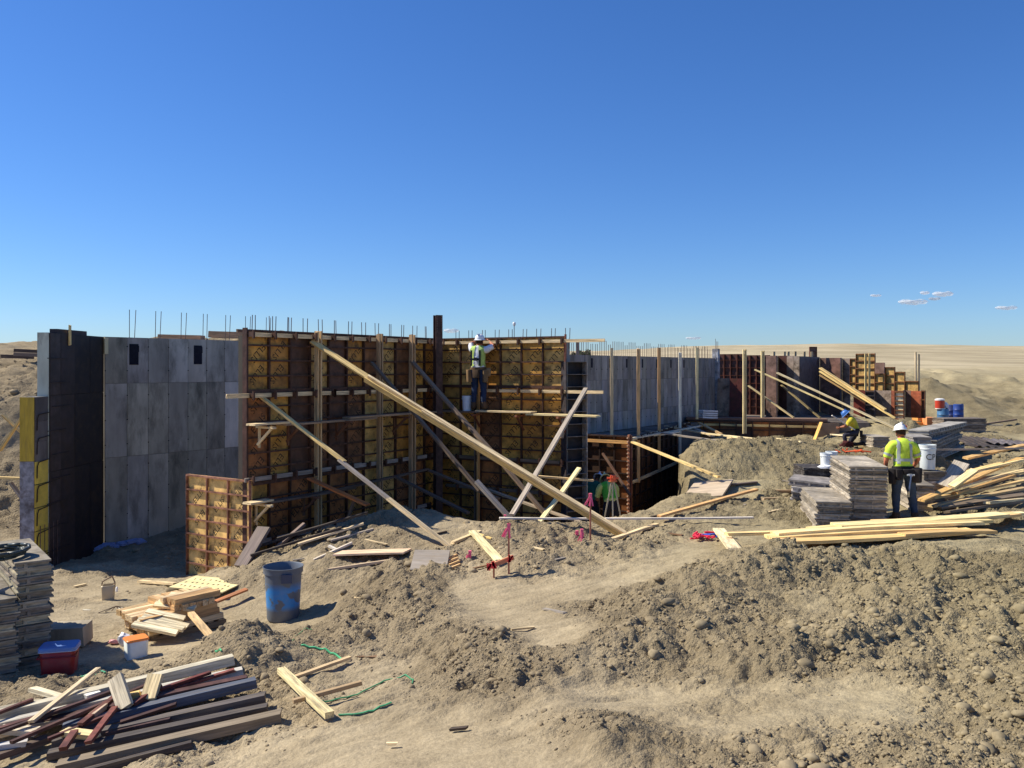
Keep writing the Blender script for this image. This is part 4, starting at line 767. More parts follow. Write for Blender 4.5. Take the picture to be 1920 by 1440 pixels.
# red cooler with blue lid
def rbox(w_, d_, z0, z1, tp=0, ch=.05, n=5):
    """box with rounded corners, tapered by tp at the bottom"""
    v = []; f = []; zs = [z0, z0 + .01, z1 - .01, z1]; ins = [.012, 0, 0, .008]
    for z, i_ in zip(zs, ins):
        sc = 1 - tp * (z1 - z) / (z1 - z0)
        for q, (sx, sy) in enumerate(((1, 1), (-1, 1), (-1, -1), (1, -1))):
            for k in range(n):
                t = math.pi / 2 * (q + k / (n - 1)); r_ = ch; v.append(((sx * (w_/2 - ch - i_) + r_ * math.cos(t)) * sc, (sy * (d_/2 - ch - i_) + r_ * math.sin(t)) * sc, z))
    m = 4 * n
    for j in range(3):
        for k in range(m): f.append((j*m + k, j*m + (k+1) % m, (j+1)*m + (k+1) % m, (j+1)*m + k))
    f.append(tuple(m - 1 - k for k in range(m))); f.append(tuple(3*m + k for k in range(m)))
    me = bpy.data.meshes.new('rbox'); me.from_pydata(v, [], f); me.update(); return auto_smooth(me, 40)
a = hit(112, 1262); e = empty('cooler', (a.x, a.y, a.z - .01), R(14), 'red cooler with a blue lid standing beside the tall weathered stack', 'cooler')
link('body', rbox(.40, .28, 0, .30, .1), M['paint'], e, lin(150, 22, 28)); link('lid', rbox(.425, .305, .30, .355, 0), M['paint'], e, lin(95, 130, 190)); link('lid_rim', rbox(.43, .31, .295, .312, 0), M['paint'], e, lin(200, 205, 215))
MB().path([(-.2, -.0, .25), (-.215, -.16, .24), (.215, -.16, .24), (.2, 0, .25)], .008).put('handle', M['paint'], e, lin(130, 20, 25))
a = hit(255, 1232); e = empty('cooler', (a.x, a.y, a.z - .01), R(38), 'small white cooler with an orange lid before the pallet of offcuts', 'cooler')
link('body', rbox(.27, .24, 0, .24, .08), M['paint'], e, lin(232, 238, 232)); link('lid', rbox(.285, .255, .24, .27, 0, .04), M['paint'], e, lin(240, 140, 60))
# crumpled bag and cup beside it
def lump(name, loc, s, c, mat, seed, label=None, cat=None, sub=2):
    bm = bmesh.new(); bmesh.ops.create_icosphere(bm, subdivisions=sub, radius=1); r = random.Random(seed)
    for v in bm.verts: v.co *= r.uniform(.7, 1.15); v.co = Vector((v.co.x * s[0], v.co.y * s[1], v.co.z * s[2]))
    me = bpy.data.meshes.new(name); bm.to_mesh(me); bm.free(); o = link(name, me, M[mat], None, c, loc=loc); 
    if label: tag(o, label, cat)
    return o
a = hit(232, 1210); lump('plastic_bag', a + Vector((0, 0, .08)), (.08, .07, .1), lin(225, 225, 235), 'paint', 3, 'crumpled white bag behind the small white cooler', 'bag')
a = hit(214, 1208); lump('wrapper', a + Vector((0, 0, .03)), (.09, .04, .035), lin(220, 150, 150), 'paint', 5, 'crumpled pink and white wrapper left of the small white cooler', 'wrapper')
# grey rubbish bin with blue paint
a = hit(531, 1158); e = empty('rubbish_bin', (a.x, a.y, a.z - .02), R(20), 'large grey round rubbish bin smeared with bright blue paint', 'bin'); BH = .82
pr = [(.235, 0), (.245, .02), (.252, .2), (.262, .4), (.275, .62), (.282, .72), (.30, .725), (.303, .80), (.31, .82), (.30, .822), (.285, .80), (.27, .62), (.24, .05)]
me = MB().lathe(pr, 40, cap=False).mesh('body'); auto_smooth(me, 50); link('body', me, None, e, lin(96, 112, 132))
m_, t_, b_ = newmat('painted_bin'); N = t_.nodes.new; L_ = t_.links.new; tc = N('ShaderNodeTexCoord'); n1 = N('ShaderNodeTexNoise'); n1.inputs['Scale'].default_value = 4.2; n1.inputs['Detail'].default_value = 3; L_(tc.outputs['Object'], n1.inputs[0])
sx = N('ShaderNodeSeparateXYZ'); L_(tc.outputs['Object'], sx.inputs[0]); band = N('ShaderNodeValToRGB'); el = band.color_ramp.elements; el[0].position = .16; el[0].color = (0, 0, 0, 1); el[1].position = .24; el[1].color = (1, 1, 1, 1); x_ = el.new(.48); x_.color = (1, 1, 1, 1); x_ = el.new(.6); x_.color = (0, 0, 0, 1)
L_(sx.outputs[2], band.inputs[0]); mu = N('ShaderNodeMath'); mu.operation = 'MULTIPLY'; L_(band.outputs[0], mu.inputs[0]); r1 = N('ShaderNodeMapRange'); r1.inputs[1].default_value = .44; r1.inputs[2].default_value = .48; L_(n1.outputs['Fac'], r1.inputs[0]); L_(r1.outputs[0], mu.inputs[1])
mx = N('ShaderNodeMix'); mx.data_type = 'RGBA'; L_(mu.outputs[0], mx.inputs[0]); mx.inputs[6].default_value = (*lin(96, 104, 116), 1); mx.inputs[7].default_value = (*lin(52, 132, 200), 1)
n2 = N('ShaderNodeTexNoise'); n2.inputs['Scale'].default_value = 9; n2.inputs['Detail'].default_value = 8; L_(tc.outputs['Object'], n2.inputs[0]); r2 = N('ShaderNodeMapRange'); r2.inputs[1].default_value = .5; r2.inputs[2].default_value = .75; r2.inputs[4].default_value = .2; L_(n2.outputs['Fac'], r2.inputs[0]); mx2 = N('ShaderNodeMix'); mx2.data_type = 'RGBA'; L_(r2.outputs[0], mx2.inputs[0]); L_(mx.outputs[2], mx2.inputs[6]); mx2.inputs[7].default_value = (.3, .26, .2, 1)
L_(mx2.outputs[2], b_.inputs['Base Color']); b_.inputs['Roughness'].default_value = .5; me.materials.clear(); me.materials.append(m_)
MB().box((.0, -.33, .62), (.16, -.28, .75)).put('handle', M['paint'], e, lin(60, 70, 95), rot=(0, 0, R(-10))); MB().box((-.07, -.34, .62), (.07, -.29, .74)).put('handle', M['paint'], e, lin(70, 80, 100), rot=(0, 0, R(170)))
MB().lathe([(.225, .03), (.0, .031)], 24, cap=False).put('bottom', M['paint'], e, lin(90, 100, 115))
# cut-open beige jug
a = hit(203, 1126); e = empty('jug', (a.x, a.y, a.z), R(20), 'beige cut-open jug with a tall handle standing on the earth left of the pallet', 'jug')
link('body', rbox(.21, .19, 0, .26, .12, .03), M['paint'], e, lin(200, 178, 140)); MB().path([(-.1, 0, .24), (-.09, 0, .32), (.06, 0, .40), (.1, 0, .3), (.1, 0, .2)], .012).put('handle', M['paint'], e, lin(150, 120, 90)); MB().box((-.08, -.07, .262), (.08, .07, .264)).put('dark_mouth', M['paint'], e, lin(90, 75, 55))  # dark plate on the closed top stands for the shaded hollow
a = hit(219, 1112); lump('paper_scrap', a + Vector((0, 0, .06)), (.03, .03, .07), (.8, .8, .8), 'paint', 8, 'small white paper scrap behind the beige jug', 'paper scrap', 1)
for px, py in ((162, 1145), (230, 1143)): lump('paper_scrap', hit(px, py) + Vector((0, 0, .01)), (.09, .04, .015), lin(215, 205, 180), 'paint', px, ('left' if px < 200 else 'right') + ' flat pale scrap lying below the beige jug', 'paper scrap', 1)
a = hit(215, 1148); m = MB()
for k in range(3): m.path([(a.x - .2 + .08 * k, a.y - .12 + .05 * k, a.z + .02), (a.x + .02, a.y, a.z + .09), (a.x + .2 - .03 * k, a.y + .12 - .1 * k, a.z + .02)], .006, 5)
tag(m.put('wire', M['steel'], None, lin(90, 70, 55)), 'bent tie wires lying below the beige jug', 'wire')
# pallet of short offcuts
a = hit(283, 1203); b = hit(425, 1175); an = math.atan2(b.y - a.y, b.x - a.x); pz = (a.z + b.z) / 2 - .02
pl = empty('pallet', (a.x, a.y, pz), an, 'worn timber pallet under the short offcuts right of the white cooler', 'pallet'); PLn = (b - a).length
for k in range(3): local_board(pl, (0.05, .06 + k * .36, .05), (PLn, .06 + k * .36, .05), .09, .1, lin(140, 118, 92), 'bearer')
for k in range(7): local_board(pl, (.08 + k * PLn / 7, -.0, .112), (.08 + k * PLn / 7, .84, .112), .09, .02, lin(160, 138, 108), 'slat', up=(0, 0, 1))
ca, sa = math.cos(an), math.sin(an)
def PW(x, y, z): return Vector((a.x + x * ca - y * sa, a.y + x * sa + y * ca, pz + z))
NTH = ['first', 'second', 'third', 'fourth', 'fifth', 'sixth', 'seventh']
lay = ['bottom', 'second', 'third', 'fourth', 'top']
for L in range(5):
    nn = 7 if L < 3 else (6 if L == 3 else 3); z = .125 + .045 + L * .088; x0 = 0 if L < 2 else (-.1 if L == 2 else .35)
    for k in range(nn):
        if L % 2 == 0 or L < 2:
            y = .05 + k * .115; ln = random.uniform(.9, 1.05) * PLn * (1 if L < 2 else .95 if L == 2 else .6); xs_ = x0 + random.uniform(-.05, .03)
            board(PW(xs_, y, z), PW(xs_ + ln, y, z), .105, .084, lin(*random.choice([(215, 180, 130), (235, 205, 160), (200, 160, 110), (180, 140, 95)])), '%s lengthwise timber offcut from the front in the %s layer on the pallet' % (NTH[k], lay[L]), cat='offcut', name='offcut', group='offcuts on the pallet, %s layer' % lay[L], roll=random.uniform(-.05, .05))
        else:
            xx = x0 + .05 + k * .105
            board(PW(xx, -.02 + random.uniform(-.04, .03), z), PW(xx + random.uniform(-.03, .03), .8, z), .09, .084, lin(*random.choice([(225, 190, 140), (205, 165, 115)])), '%s crosswise timber offcut from the left in the %s layer on the pallet' % (NTH[k], lay[L]), cat='offcut', name='offcut', group='offcuts on the pallet, %s layer' % lay[L])
for k, (x0, y0, x1, y1) in enumerate(((248, 1172, 330, 1190), (256, 1164, 338, 1182), (264, 1158, 345, 1174), (275, 1148, 352, 1163))): d0 = a.y - .18 + k * .12; board(W(x0 + random.uniform(-6, 6), y0 - 2, d0), W(x1 + random.uniform(-8, 8), y1 - 2 + random.uniform(-3, 3), d0), .105, .04, lin(250, 232, 190), ['nearest', 'second', 'third', 'farthest'][k] + ' bright short board laid over the left end of the pallet stack', name='offcut', cat='offcut', up=(random.uniform(-.1, .1), -.25, .9))
for k, (x0, y0, x1, y1) in enumerate(((290, 1133, 366, 1141), (298, 1126, 372, 1133), (318, 1116, 392, 1124))): d0 = a.y + .42 + k * .14; board(W(x0, y0, d0), W(x1, y1, d0), .12, .04, lin(248, 226, 180), ['nearest', 'middle', 'farthest'][k] + ' bright short board on the very top of the pallet stack', name='offcut', cat='offcut', up=(0, -.3, .9))
board(W(358, 1150, a.y + .25), hit(432, 1240) + Vector((0, 0, .02)), .09, .045, lin(215, 180, 130), 'tan board leaning from the pallet stack down to the dirt heap')
# yellow perforated sheet and board left of the panel
a3 = hit(392, 1104); sh = empty('yellow_sheet', (a3.x, a3.y, a3.z + .07), R(-12), 'bright yellow plywood sheet with rows of stains, lying on the earth behind the pallet', 'plywood sheet'); sh.rotation_euler = (R(0), R(2), R(-12))
MB().box((-.5, -.42, 0), (.5, .4, .018)).put('sheet', M['plain_ply'], sh, lin(245, 226, 165)); m = MB()
for i in range(9):
    for j in range(3): q = (-.4 + i * .1 + random.uniform(-.02, .02), -.25 + j * .22 + random.uniform(-.02, .02)); m.box((q[0] - .012, q[1] - .03, .0182), (q[0] + .012, q[1] + .03, .020))
tag(m.put('stain_row', M['ink'], sh), kind='stuff')
board(hit(262, 1094) + Vector((0, 0, .04)), hit(330, 1106) + Vector((0, 0, .1)), .1, .04, WOODN, 'pale board lying left of the bright yellow sheet')
board(W(405, 1128, a3.y - .9), W(462, 1105, a3.y - .5), .12, .03, lin(190, 120, 75), 'reddish board under the right corner of the bright yellow sheet')
# ---------------------------------------------------------------- lumber heap in the lower left corner
HP = [ # x0,y0,x1,y1,width,thick,colour,lift,label
 (-20, 1362, 437, 1252, .17, .1, (196, 186, 162), .05, 'uppermost long whitish timber of the lower left heap'), (-20, 1348, 300, 1275, .12, .08, (175, 164, 142), .02, 'long whitish timber lying behind the uppermost one'), (-20, 1385, 455, 1276, .15, .09, (185, 178, 165), .06, 'second long grey-white timber of the lower left heap'),
 (-20, 1400, 300, 1330, .12, .06, (215, 195, 160), .1, 'pale plank in the middle of the lower left heap'), (60, 1385, 465, 1296, .08, .05, (88, 60, 54), .12, 'red-brown steel strip lying along the heap, near its upper ends'), (120, 1392, 482, 1302, .13, .09, (92, 98, 112), .08, 'dark blue-grey timber of the lower left heap'), (100, 1412, 498, 1322, .11, .08, (98, 90, 86), .06, 'dark grey timber below the blue-grey one'),
 (90, 1428, 502, 1338, .09, .07, (86, 78, 74), .04, 'darker timber, third from the bottom of the heap'), (110, 1450, 528, 1352, .15, .09, (135, 120, 100), .02, 'lowest brown-grey timber of the heap, ending at the green tape'), (150, 1462, 360, 1405, .08, .06, (70, 62, 60), .03, 'dark timber at the bottom edge of the heap'),
 (-20, 1412, 195, 1342, .05, .03, (98, 64, 56), .2, 'red-brown steel strip crossing the heap, longest'), (-20, 1425, 225, 1330, .045, .03, (80, 56, 50), .22, 'dark red steel strip beside the longest one'), (20, 1432, 280, 1318, .05, .03, (92, 62, 54), .2, 'third red-brown steel strip towards the middle of the heap'), (90, 1420, 330, 1320, .04, .03, (90, 56, 50), .17, 'thin red steel strip under the block ends'),
 (-15, 1382, 60, 1350, .05, .03, (100, 62, 54), .2, 'short red-brown strip at the left edge of the heap'), (150, 1400, 215, 1345, .05, .03, (130, 84, 70), .22, 'short reddish strip with a bright end'), (165, 1440, 215, 1370, .06, .035, (128, 72, 60), .22, 'reddish stub pointing down out of the heap'), (118, 1448, 140, 1412, .07, .04, (120, 70, 60), .2, 'reddish stub at the bottom edge left of the other stub'),
 (58, 1408, 184, 1300, .06, .03, (225, 200, 160), .26, 'thin pale stake slanting across the heap'), (60, 1320, 132, 1342, .09, .04, (225, 210, 175), .16, 'pale short board crossing the whitish timbers'), (0, 1398, 70, 1404, .12, .05, (215, 200, 175), .15, 'pale board end at the left edge of the heap'), (120, 1405, 180, 1413, .1, .05, (230, 205, 150), .16, 'short yellow board low in the heap'),
 (250, 1362, 300, 1325, .06, .035, (100, 46, 42), .22, 'dark red strip end between the block ends'), (300, 1330, 395, 1296, .05, .03, (120, 60, 50), .2, 'red strip lying on the second grey-white timber'), (330, 1318, 440, 1284, .045, .03, (140, 82, 70), .16, 'faded red strip towards the upper ends'), (-20, 1440, 90, 1400, .1, .06, (90, 74, 66), .06, 'dark timber in the lower left corner'), (-10, 1428, 50, 1418, .08, .05, (200, 195, 190), .12, 'whitish block end in the lower left corner'),
 (232, 1352, 262, 1344, .08, .06, (225, 190, 120), .22, 'small yellow block on the heap'), (160, 1345, 185, 1336, .08, .05, (225, 220, 205), .2, 'small white block on the heap'), (196, 1362, 172, 1384, .07, .05, (175, 150, 125), .2, 'small grey block on the heap'), (225, 1385, 330, 1352, .05, .03, (70, 44, 40), .16, 'blackish strip in the dark middle of the heap'), (200, 1400, 320, 1372, .06, .03, (80, 60, 56), .12, 'blackish strip below the middle of the heap')]
for k, (x0, y0, x1, y1, wd, th, c, lf, lb) in enumerate(HP): gboard(x0, y0 + 6, x1, y1 + 6, wd, th, lin(*c), lb, lift=lf, cat='timber' if 'timber' in lb else ('strip' if 'strip' in lb else 'board'), name='steel_strip' if 'strip' in lb else 'timber' if 'timber' in lb else 'board', group='lower left heap', roll=random.uniform(-.12, .12), mat='steel' if 'strip' in lb or 'stub' in lb else 'wood')
for x0, y0, x1, y1, lb, c in ((216, 1270, 236, 1328, 'left of the two short blocks standing up out of the heap', (225, 208, 175)), (292, 1265, 278, 1312, 'right of the two short blocks standing up out of the heap', (230, 205, 155))):
    a = hit(x1, y1 + 8); d = a.y; board(W(x1, y1, d - .4), W(x0, y0, d - .2), .15, .06, lin(*c), lb, cat='block', name='wood_block', up=(0, -1, .3))
# loose sticks and green tape in the foreground
gboard(527, 1272, 618, 1360, .09, .06, lin(240, 220, 165), 'thick split pale stick lying in the foreground', lift=.05, name='stick', cat='stick'); gboard(551, 1284, 655, 1246, .05, .035, lin(215, 185, 140), 'slim tan stick whose tip touches the green tape', lift=.04, name='stick', cat='stick'); gboard(550, 1339, 678, 1303, .05, .04, lin(190, 160, 120), 'brown stick crossing the thick split stick', lift=.09, name='stick', cat='stick')
gboard(640, 1130, 655, 1120, .03, .02, WOODN, 'small splinter of wood right of the rubbish bin', name='stick', cat='stick'); gboard(652, 1122, 684, 1127, .03, .02, WOODN, 'longer splinter of wood right of the rubbish bin', name='stick', cat='stick')
def tape(pts, lb, c=lin(90, 190, 130), r=.012):
    P = [hit(*p) + Vector((0, 0, .02)) for p in pts]; Q = []
    for i in range(len(P) - 1):
        for k in range(4): q = P[i].lerp(P[i+1], k / 4); q.z = gz(q.x, q.y) + .012; Q.append(q)
    tag(MB().path(Q, r, 5).put('green_tape', M['paint'], None, c), lb, 'tape')
tape([(565, 1220), (585, 1227), (610, 1232), (630, 1236), (655, 1245)], 'bright green tape piece ending at the slim tan stick'); tape([(548, 1206), (553, 1196), (570, 1190), (590, 1188)], 'faint green tape loop behind the bright piece', lin(80, 150, 100), .006); tape([(600, 1322), (640, 1310), (680, 1298), (720, 1280), (760, 1270), (775, 1275), (772, 1286)], 'long thin green cord with a hook at its right end', lin(70, 150, 105), .008); tape([(635, 1350), (660, 1346), (700, 1335), (745, 1320)], 'short green cord nearest the camera', lin(70, 165, 115), .009); tape([(478, 1372), (492, 1370), (508, 1364)], 'scrap of green tape at the end of the lowest heap timber'); tape([(150, 1276), (175, 1275), (205, 1277)], 'green tape lying in the shade of the tall weathered stack', lin(50, 170, 120)); tape([(404, 1228), (412, 1232), (416, 1238)], 'scrap of green tape beside the leaning tan board')
# ---------------------------------------------------------------- stakes with pink ribbons, batter board
PK = lin(245, 110, 140)
def stake(px, yb, yt, lb, c=lin(200, 130, 100), r=.018, ribbon=None, d=None):
    a = hit(px, yb); top = W(px, yt, a.y); e = empty('stake', a, 0, lb, 'stake', 'survey stakes'); h = top.z - a.z
    board((0, 0, -.08), (0, 0, h), r * 1.6, r * 1.2, c, None, name='shaft', parent=e, up=(0, -1, 0))
    if ribbon:
        m = MB(); z = h * ribbon; rr = random.Random(px)
        for k in range(5): m.box((-.012, -.03, 0), (.012, -.024, .16), M=Matrix.Translation((rr.uniform(-.03, .02), 0, z - .02)) @ Euler((rr.uniform(-.25, .25), rr.uniform(3.0, 3.75), rr.uniform(-.6, .6))).to_matrix().to_4x4())
        m.box((-.025, -.025, z - .03), (.025, .025, z + .04)); m.put('ribbon', M['fabric'], e, PK)
    return e
stake(954, 1078, 980, 'tall thin stake with a pink ribbon at its top, end of the batter board', ribbon=.93); stake(926, 1082, 1052, 'short stake holding the left end of the batter board')
stake(1107, 1016, 925, 'tall thin stake with a pink ribbon left of the foot of the longest brace', ribbon=.95); stake(1082, 1013, 998, 'left short stake of the small pink-wrapped batter board', ribbon=.9); stake(1091, 1017, 994, 'right short stake of the small pink-wrapped batter board', ribbon=.9); stake(881, 1048, 1036, 'tiny stake with a faded red ribbon left of the bright wide board', ribbon=.9); stake(947, 982, 968, 'short stake with a red ribbon at the edge of the pit', ribbon=.9)
a = W(916, 1063, hit(926, 1082).y - .03); b = W(962, 1045, hit(954, 1078).y - .03); board(a, b, .07, .03, lin(225, 150, 110), 'small tan batter board with red ends nailed to two stakes', cat='batter board', name='batter_board', up=(0, -1, 0))
for i, t in enumerate((.02, .22, .88)):
    p_ = a.lerp(b, t); m = MB()
    for k in range(4): m.box((-.012, -.035, -.05), (.012, -.02, .06), M=Matrix.Translation(p_ + Vector((.012 * k - .02, -.01, 0))) @ Euler((0, random.uniform(-.6, .6), 0)).to_matrix().to_4x4())
    tag(m.put('ribbon', M['fabric'], None, lin(235, 70, 75)), ['red ribbon tied at the left tip of the small batter board', 'red ribbon tied on the batter board above its short stake', 'red ribbon tied at the right end of the small batter board'][i], 'ribbon')
# net / rag
a = hit(1330, 1010); rr = random.Random(4)
for nm, c, dx, dy in (('red', lin(225, 60, 85), -.1, 0), ('blue', lin(50, 90, 190), .12, .06)):
    m = MB()
    for k in range(16 if nm == 'red' else 7):
        p0 = Vector((a.x + dx + rr.uniform(-.2, .17), a.y + dy + rr.uniform(-.16, .16), a.z + .03 + rr.uniform(0, .06))); m.path([p0, p0 + Vector((rr.uniform(-.12, .12), rr.uniform(-.1, .1), rr.uniform(-.02, .05))), p0 + Vector((rr.uniform(-.15, .15), rr.uniform(-.12, .12), 0))], .016, 5)
    tag(m.put('rag', M['fabric'], None, c), nm + ' tangled netting lying beside the short wide plank', 'netting')
m = MB(); a = hit(1590, 850)
for k in range(14): p0 = Vector((a.x + rr.uniform(-.9, .35), a.y + rr.uniform(-.3, .3), a.z + .05)); m.path([p0, p0 + Vector((rr.uniform(-.2, .2), rr.uniform(-.1, .1), .05)), p0 + Vector((rr.uniform(-.3, .3), .1, 0))], .018, 4)
tag(m.put('orange_netting', M['fabric'], None, lin(220, 95, 55)), 'orange netting lying on the earth behind the white buckets', 'netting')
# ---------------------------------------------------------------- stacks at right
GR = [lin(168, 156, 138), lin(140, 128, 112), lin(186, 174, 156), lin(120, 110, 96)]
def stack_px(xl, xr, yb, yt, dep, dd, n, rot, where, col, group, jit=.012, **k):
    a = W(xl, yb, dep); b_ = W(xr, yb, dep); g = gz((a.x + b_.x) / 2, dep + .3); top = W(xl, yt, dep).z; t_ = (top - g) / n; wd = (b_.x - a.x); c, s = math.cos(rot), math.sin(rot); cx = (a.x + b_.x) / 2 - dd / 2 * s; cy = dep + dd / 2 * c
    return stack(cx, cy, g - .01, rot, wd, dd, t_, n, where, col, group, jit, **k)
z_tall = stack_px(1593, 1662, 975, 873, 15.3, 1.9, 13, R(-11), 'of the tall grey stack left of the yellow-shirted worker', GR, 'tall grey stack')
stack_px(1531, 1595, 978, 940, 15.15, 2.0, 5, R(-11), 'of the low grey stack leaning against the tall grey stack', GR, 'low grey stack')
stack_px(1482, 1560, 922, 902, 17.6, 1.1, 4, R(-24), 'of the slipped stack behind the low grey stack', [lin(190, 182, 175), lin(150, 142, 136)], 'slipped stack', .06, tilt=3)
zb_ = stack_px(1508, 1572, 905, 876, 18.6, .9, 3, R(-4), 'of the small black stack under the white buckets', [lin(52, 46, 44)], 'small black stack')
stack_px(1712, 1752, 945, 908, 16.6, 1.2, 4, R(-12), 'of the stack just right of the worker, beside his legs', GR, 'stack right of the worker')
stack_px(1637, 1668, 832, 818, 25.5, 1.0, 3, R(0), 'of the small stack left of the white hard hat', GR, 'small stack by the hard hat')
# long stack behind
LG_ = [lin(150, 144, 134), lin(122, 118, 112), lin(138, 132, 124)]
g_ = gz(10.4, 21.2); h_ = (W(1745, 806, 21).z - g_) / 7; nc = W(1745, 690, 21.0); an = R(53)
stack(nc.x + 2.3 * math.cos(an) - .25 * math.sin(an), nc.y + 2.3 * math.sin(an) + .25 * math.cos(an), g_ - .02, an, 4.6, .5, h_, 7, 'of the long blue-grey stack behind the worker', LG_, 'long blue-grey stack', .03)
stack_px(1770, 1850, 797, 784, 31.5, .9, 4, R(0), 'of the flat wide stack beside the blue barrels', [lin(150, 135, 120), lin(110, 98, 88)], 'flat wide stack')
stack_px(1714, 1747, 832, 818, 20.2, 1.0, 3, R(-10), 'of the short stack right beside the white hard hat', LG_, 'short stack right of the hard hat')
# dark corrugated sheets
def corr(px, py, L, Wd, rz, rx, c, lb):
    a = hit(px, py); v = []; f = []; n = 22
    for k in range(n + 1):
        x = L * (k / n - .5); z = .025 * (1 if k % 4 in (1, 2) else -1)
        for y in (-Wd/2, Wd/2):
            for dz in (0, -.01): v.append((x, y, z + dz))
    for k in range(n):
        i = 4 * k; f += [(i, i+4, i+6, i+2), (i+1, i+3, i+7, i+5), (i, i+1, i+5, i+4), (i+2, i+6, i+7, i+3)]
    f += [(0, 2, 3, 1), (4*n, 4*n+1, 4*n+3, 4*n+2)]
    me = bpy.data.meshes.new('corrugated_sheet'); me.from_pydata(v, [], f); me.update(); tag(link('corrugated_sheet', me, M['steel'], None, c, loc=a + Vector((0, 0, .14)), rot=(R(rx), R(4), R(rz))), lb, 'sheet')
corr(1832, 836, 1.2, .9, 12, 14, lin(72, 64, 60), 'dark corrugated sheet tilted on the earth at far right'); corr(1895, 838, 1.3, .8, -4, 6, lin(105, 98, 98), 'grey corrugated sheet at the right edge beyond the jumble'); corr(1862, 846, 1.4, .6, 4, 2, lin(60, 54, 50), 'blackish sheet lying between the other two at far right')
# orange boxes
for (x0, x1, yt, yb, d, c, lb) in ((1701, 1738, 789, 796, 33.5, lin(225, 165, 90), 'long low orange wooden box, left one by the blue barrels'), (1721, 1737, 783, 789, 33.6, lin(215, 150, 80), 'small orange wooden box standing on the long low one'), (1738, 1755, 780, 794, 33.2, lin(230, 150, 95), 'orange wooden box nearest the blue barrels')):
    A = W(x0, yb, d); B = W(x1, yt, d); tag(MB().box((0, 0, 0), (B.x - A.x, .5, B.z - A.z)).box((.02, -.012, .01), (B.x - A.x - .02, .0, .05)).put('wooden_box', M['plain_ply'], None, c, loc=A - Vector((0, 0, .06 if 'standing' not in lb else 0))), lb, 'wooden box')
# barrels
def barrel(px, py, d, c, lb, h=.9, r=.29):
    p_ = W(px, py, d); p_.z = W(px, py, d).z; e = empty('barrel', p_, 0, lb, 'barrel', 'blue barrels')
    pr = [(r*.96, 0), (r, .03), (r, h*.33), (r*1.03, h*.345), (r, h*.36), (r, h*.64), (r*1.03, h*.655), (r, h*.67), (r, h*.95), (r*.97, h)]
    me = MB().lathe(pr, 24).mesh('drum'); auto_smooth(me, 40); link('drum', me, M['paint'], e, c); MB().lathe([(.04, h), (.04, h + .03)], 10, (.15, 0, 0)).put('bung', M['paint'], e, (.05, .05, .05)); return p_.z + h
zc_ = barrel(1768, 797, 33.6, lin(74, 120, 160), 'light blue barrel under the red water cooler', .64, .21); barrel(1785, 788, 34.6, lin(22, 42, 100), 'dark blue barrel in the middle of the three', .62, .2); barrel(1797, 787, 34.2, lin(34, 66, 140), 'bright blue barrel, rightmost of the three', .62, .19)
p_ = W(1762, 690, 33.6); e = empty('water_cooler', (p_.x, p_.y, zc_), 0, 'round red-orange water cooler with white lid on the light blue barrel', 'water cooler'); me = MB().lathe([(.16, 0), (.17, .05), (.175, .33)], 24).mesh('body'); auto_smooth(me); link('body', me, M['paint'], e, lin(200, 66, 45))
me = MB().lathe([(.18, .33), (.18, .38), (.1, .41), (.0, .412)], 24, cap=False).mesh('lid'); auto_smooth(me); link('lid', me, M['paint'], e, (.8, .78, .75)); MB().lathe([(.165, 0), (.165, .045)], 24, (0, 0, -.002)).put('base', M['paint'], e, (.8, .75, .7))
lump('plastic_bag', Vector((p_.x + .25, p_.y, zc_ + .14)), (.09, .08, .14), (.75, .78, .8), 'paint', 12, 'white bag beside the red water cooler on the barrel', 'bag')
# white buckets
def bucket(loc, lb, h=.37, r=.15, c=(.78, .8, .78), txt=None, rot=0):
    e = empty('bucket', loc, rot, lb, 'bucket'); me = MB().lathe([(r*.88, 0), (r*.9, .01), (r*.97, h*.8), (r*1.04, h*.81), (r*1.04, h*.86), (r, h*.87), (r*1.05, h*.97), (r*1.05, h), (r*.97, h), (r*.95, h*.8), (r*.85, .02)], 28, cap=False).mesh('pail'); auto_smooth(me, 40); link('pail', me, M['paint'], e, c)
    MB().lathe([(r*.86, .02), (0, .021)], 20, cap=False).put('bottom', M['paint'], e, c); MB().path([(r * 1.05 * math.cos(t), -.05 * math.sin(t) - .02, h * .84 - r * .8 * math.sin(t)) for t in [math.pi * k / 10 for k in range(11)]], .004, 5).put('handle', M['steel'], e, (.5, .5, .5))
    if txt:
        cu = bpy.data.curves.new('print', 'FONT'); cu.body = txt; cu.size = .17; cu.align_x = 'CENTER'; cu.resolution_u = 3; t = bpy.data.objects.new('t', cu); COL.objects.link(t); bpy.context.view_layer.update(); tm = bpy.data.meshes.new_from_object(t.evaluated_get(bpy.context.evaluated_depsgraph_get())); bpy.data.objects.remove(t)
        bm = bmesh.new(); bm.from_mesh(tm); bmesh.ops.triangulate(bm, faces=bm.faces); bmesh.ops.subdivide_edges(bm, edges=bm.edges, cuts=2)
        for v in bm.verts: x, y = v.co.x, v.co.y; t_ = x / (r * .96); rr_ = r * .955 + .004; v.co = Vector((rr_ * math.sin(t_), -rr_ * math.cos(t_), y + h * .4))
        bm.to_mesh(tm); bm.free(); link('lettering', tm, M['ink'], e)
    return e
for px, dd, lb in ((1549, 18.6, 'left of the two white buckets on the small black stack'), (1559, 18.95, 'right of the two white buckets on the small black stack')): q = W(px, 690, dd); bucket(Vector((q.x, q.y, zb_)), lb, .32, .125)
lump('cloth', Vector((W(1541, 690, 18.7).x, 18.5, zb_ + .03)), (.16, .12, .05), (.8, .8, .8), 'fabric', 21, 'white cloth lying at the foot of the two white buckets', 'cloth')
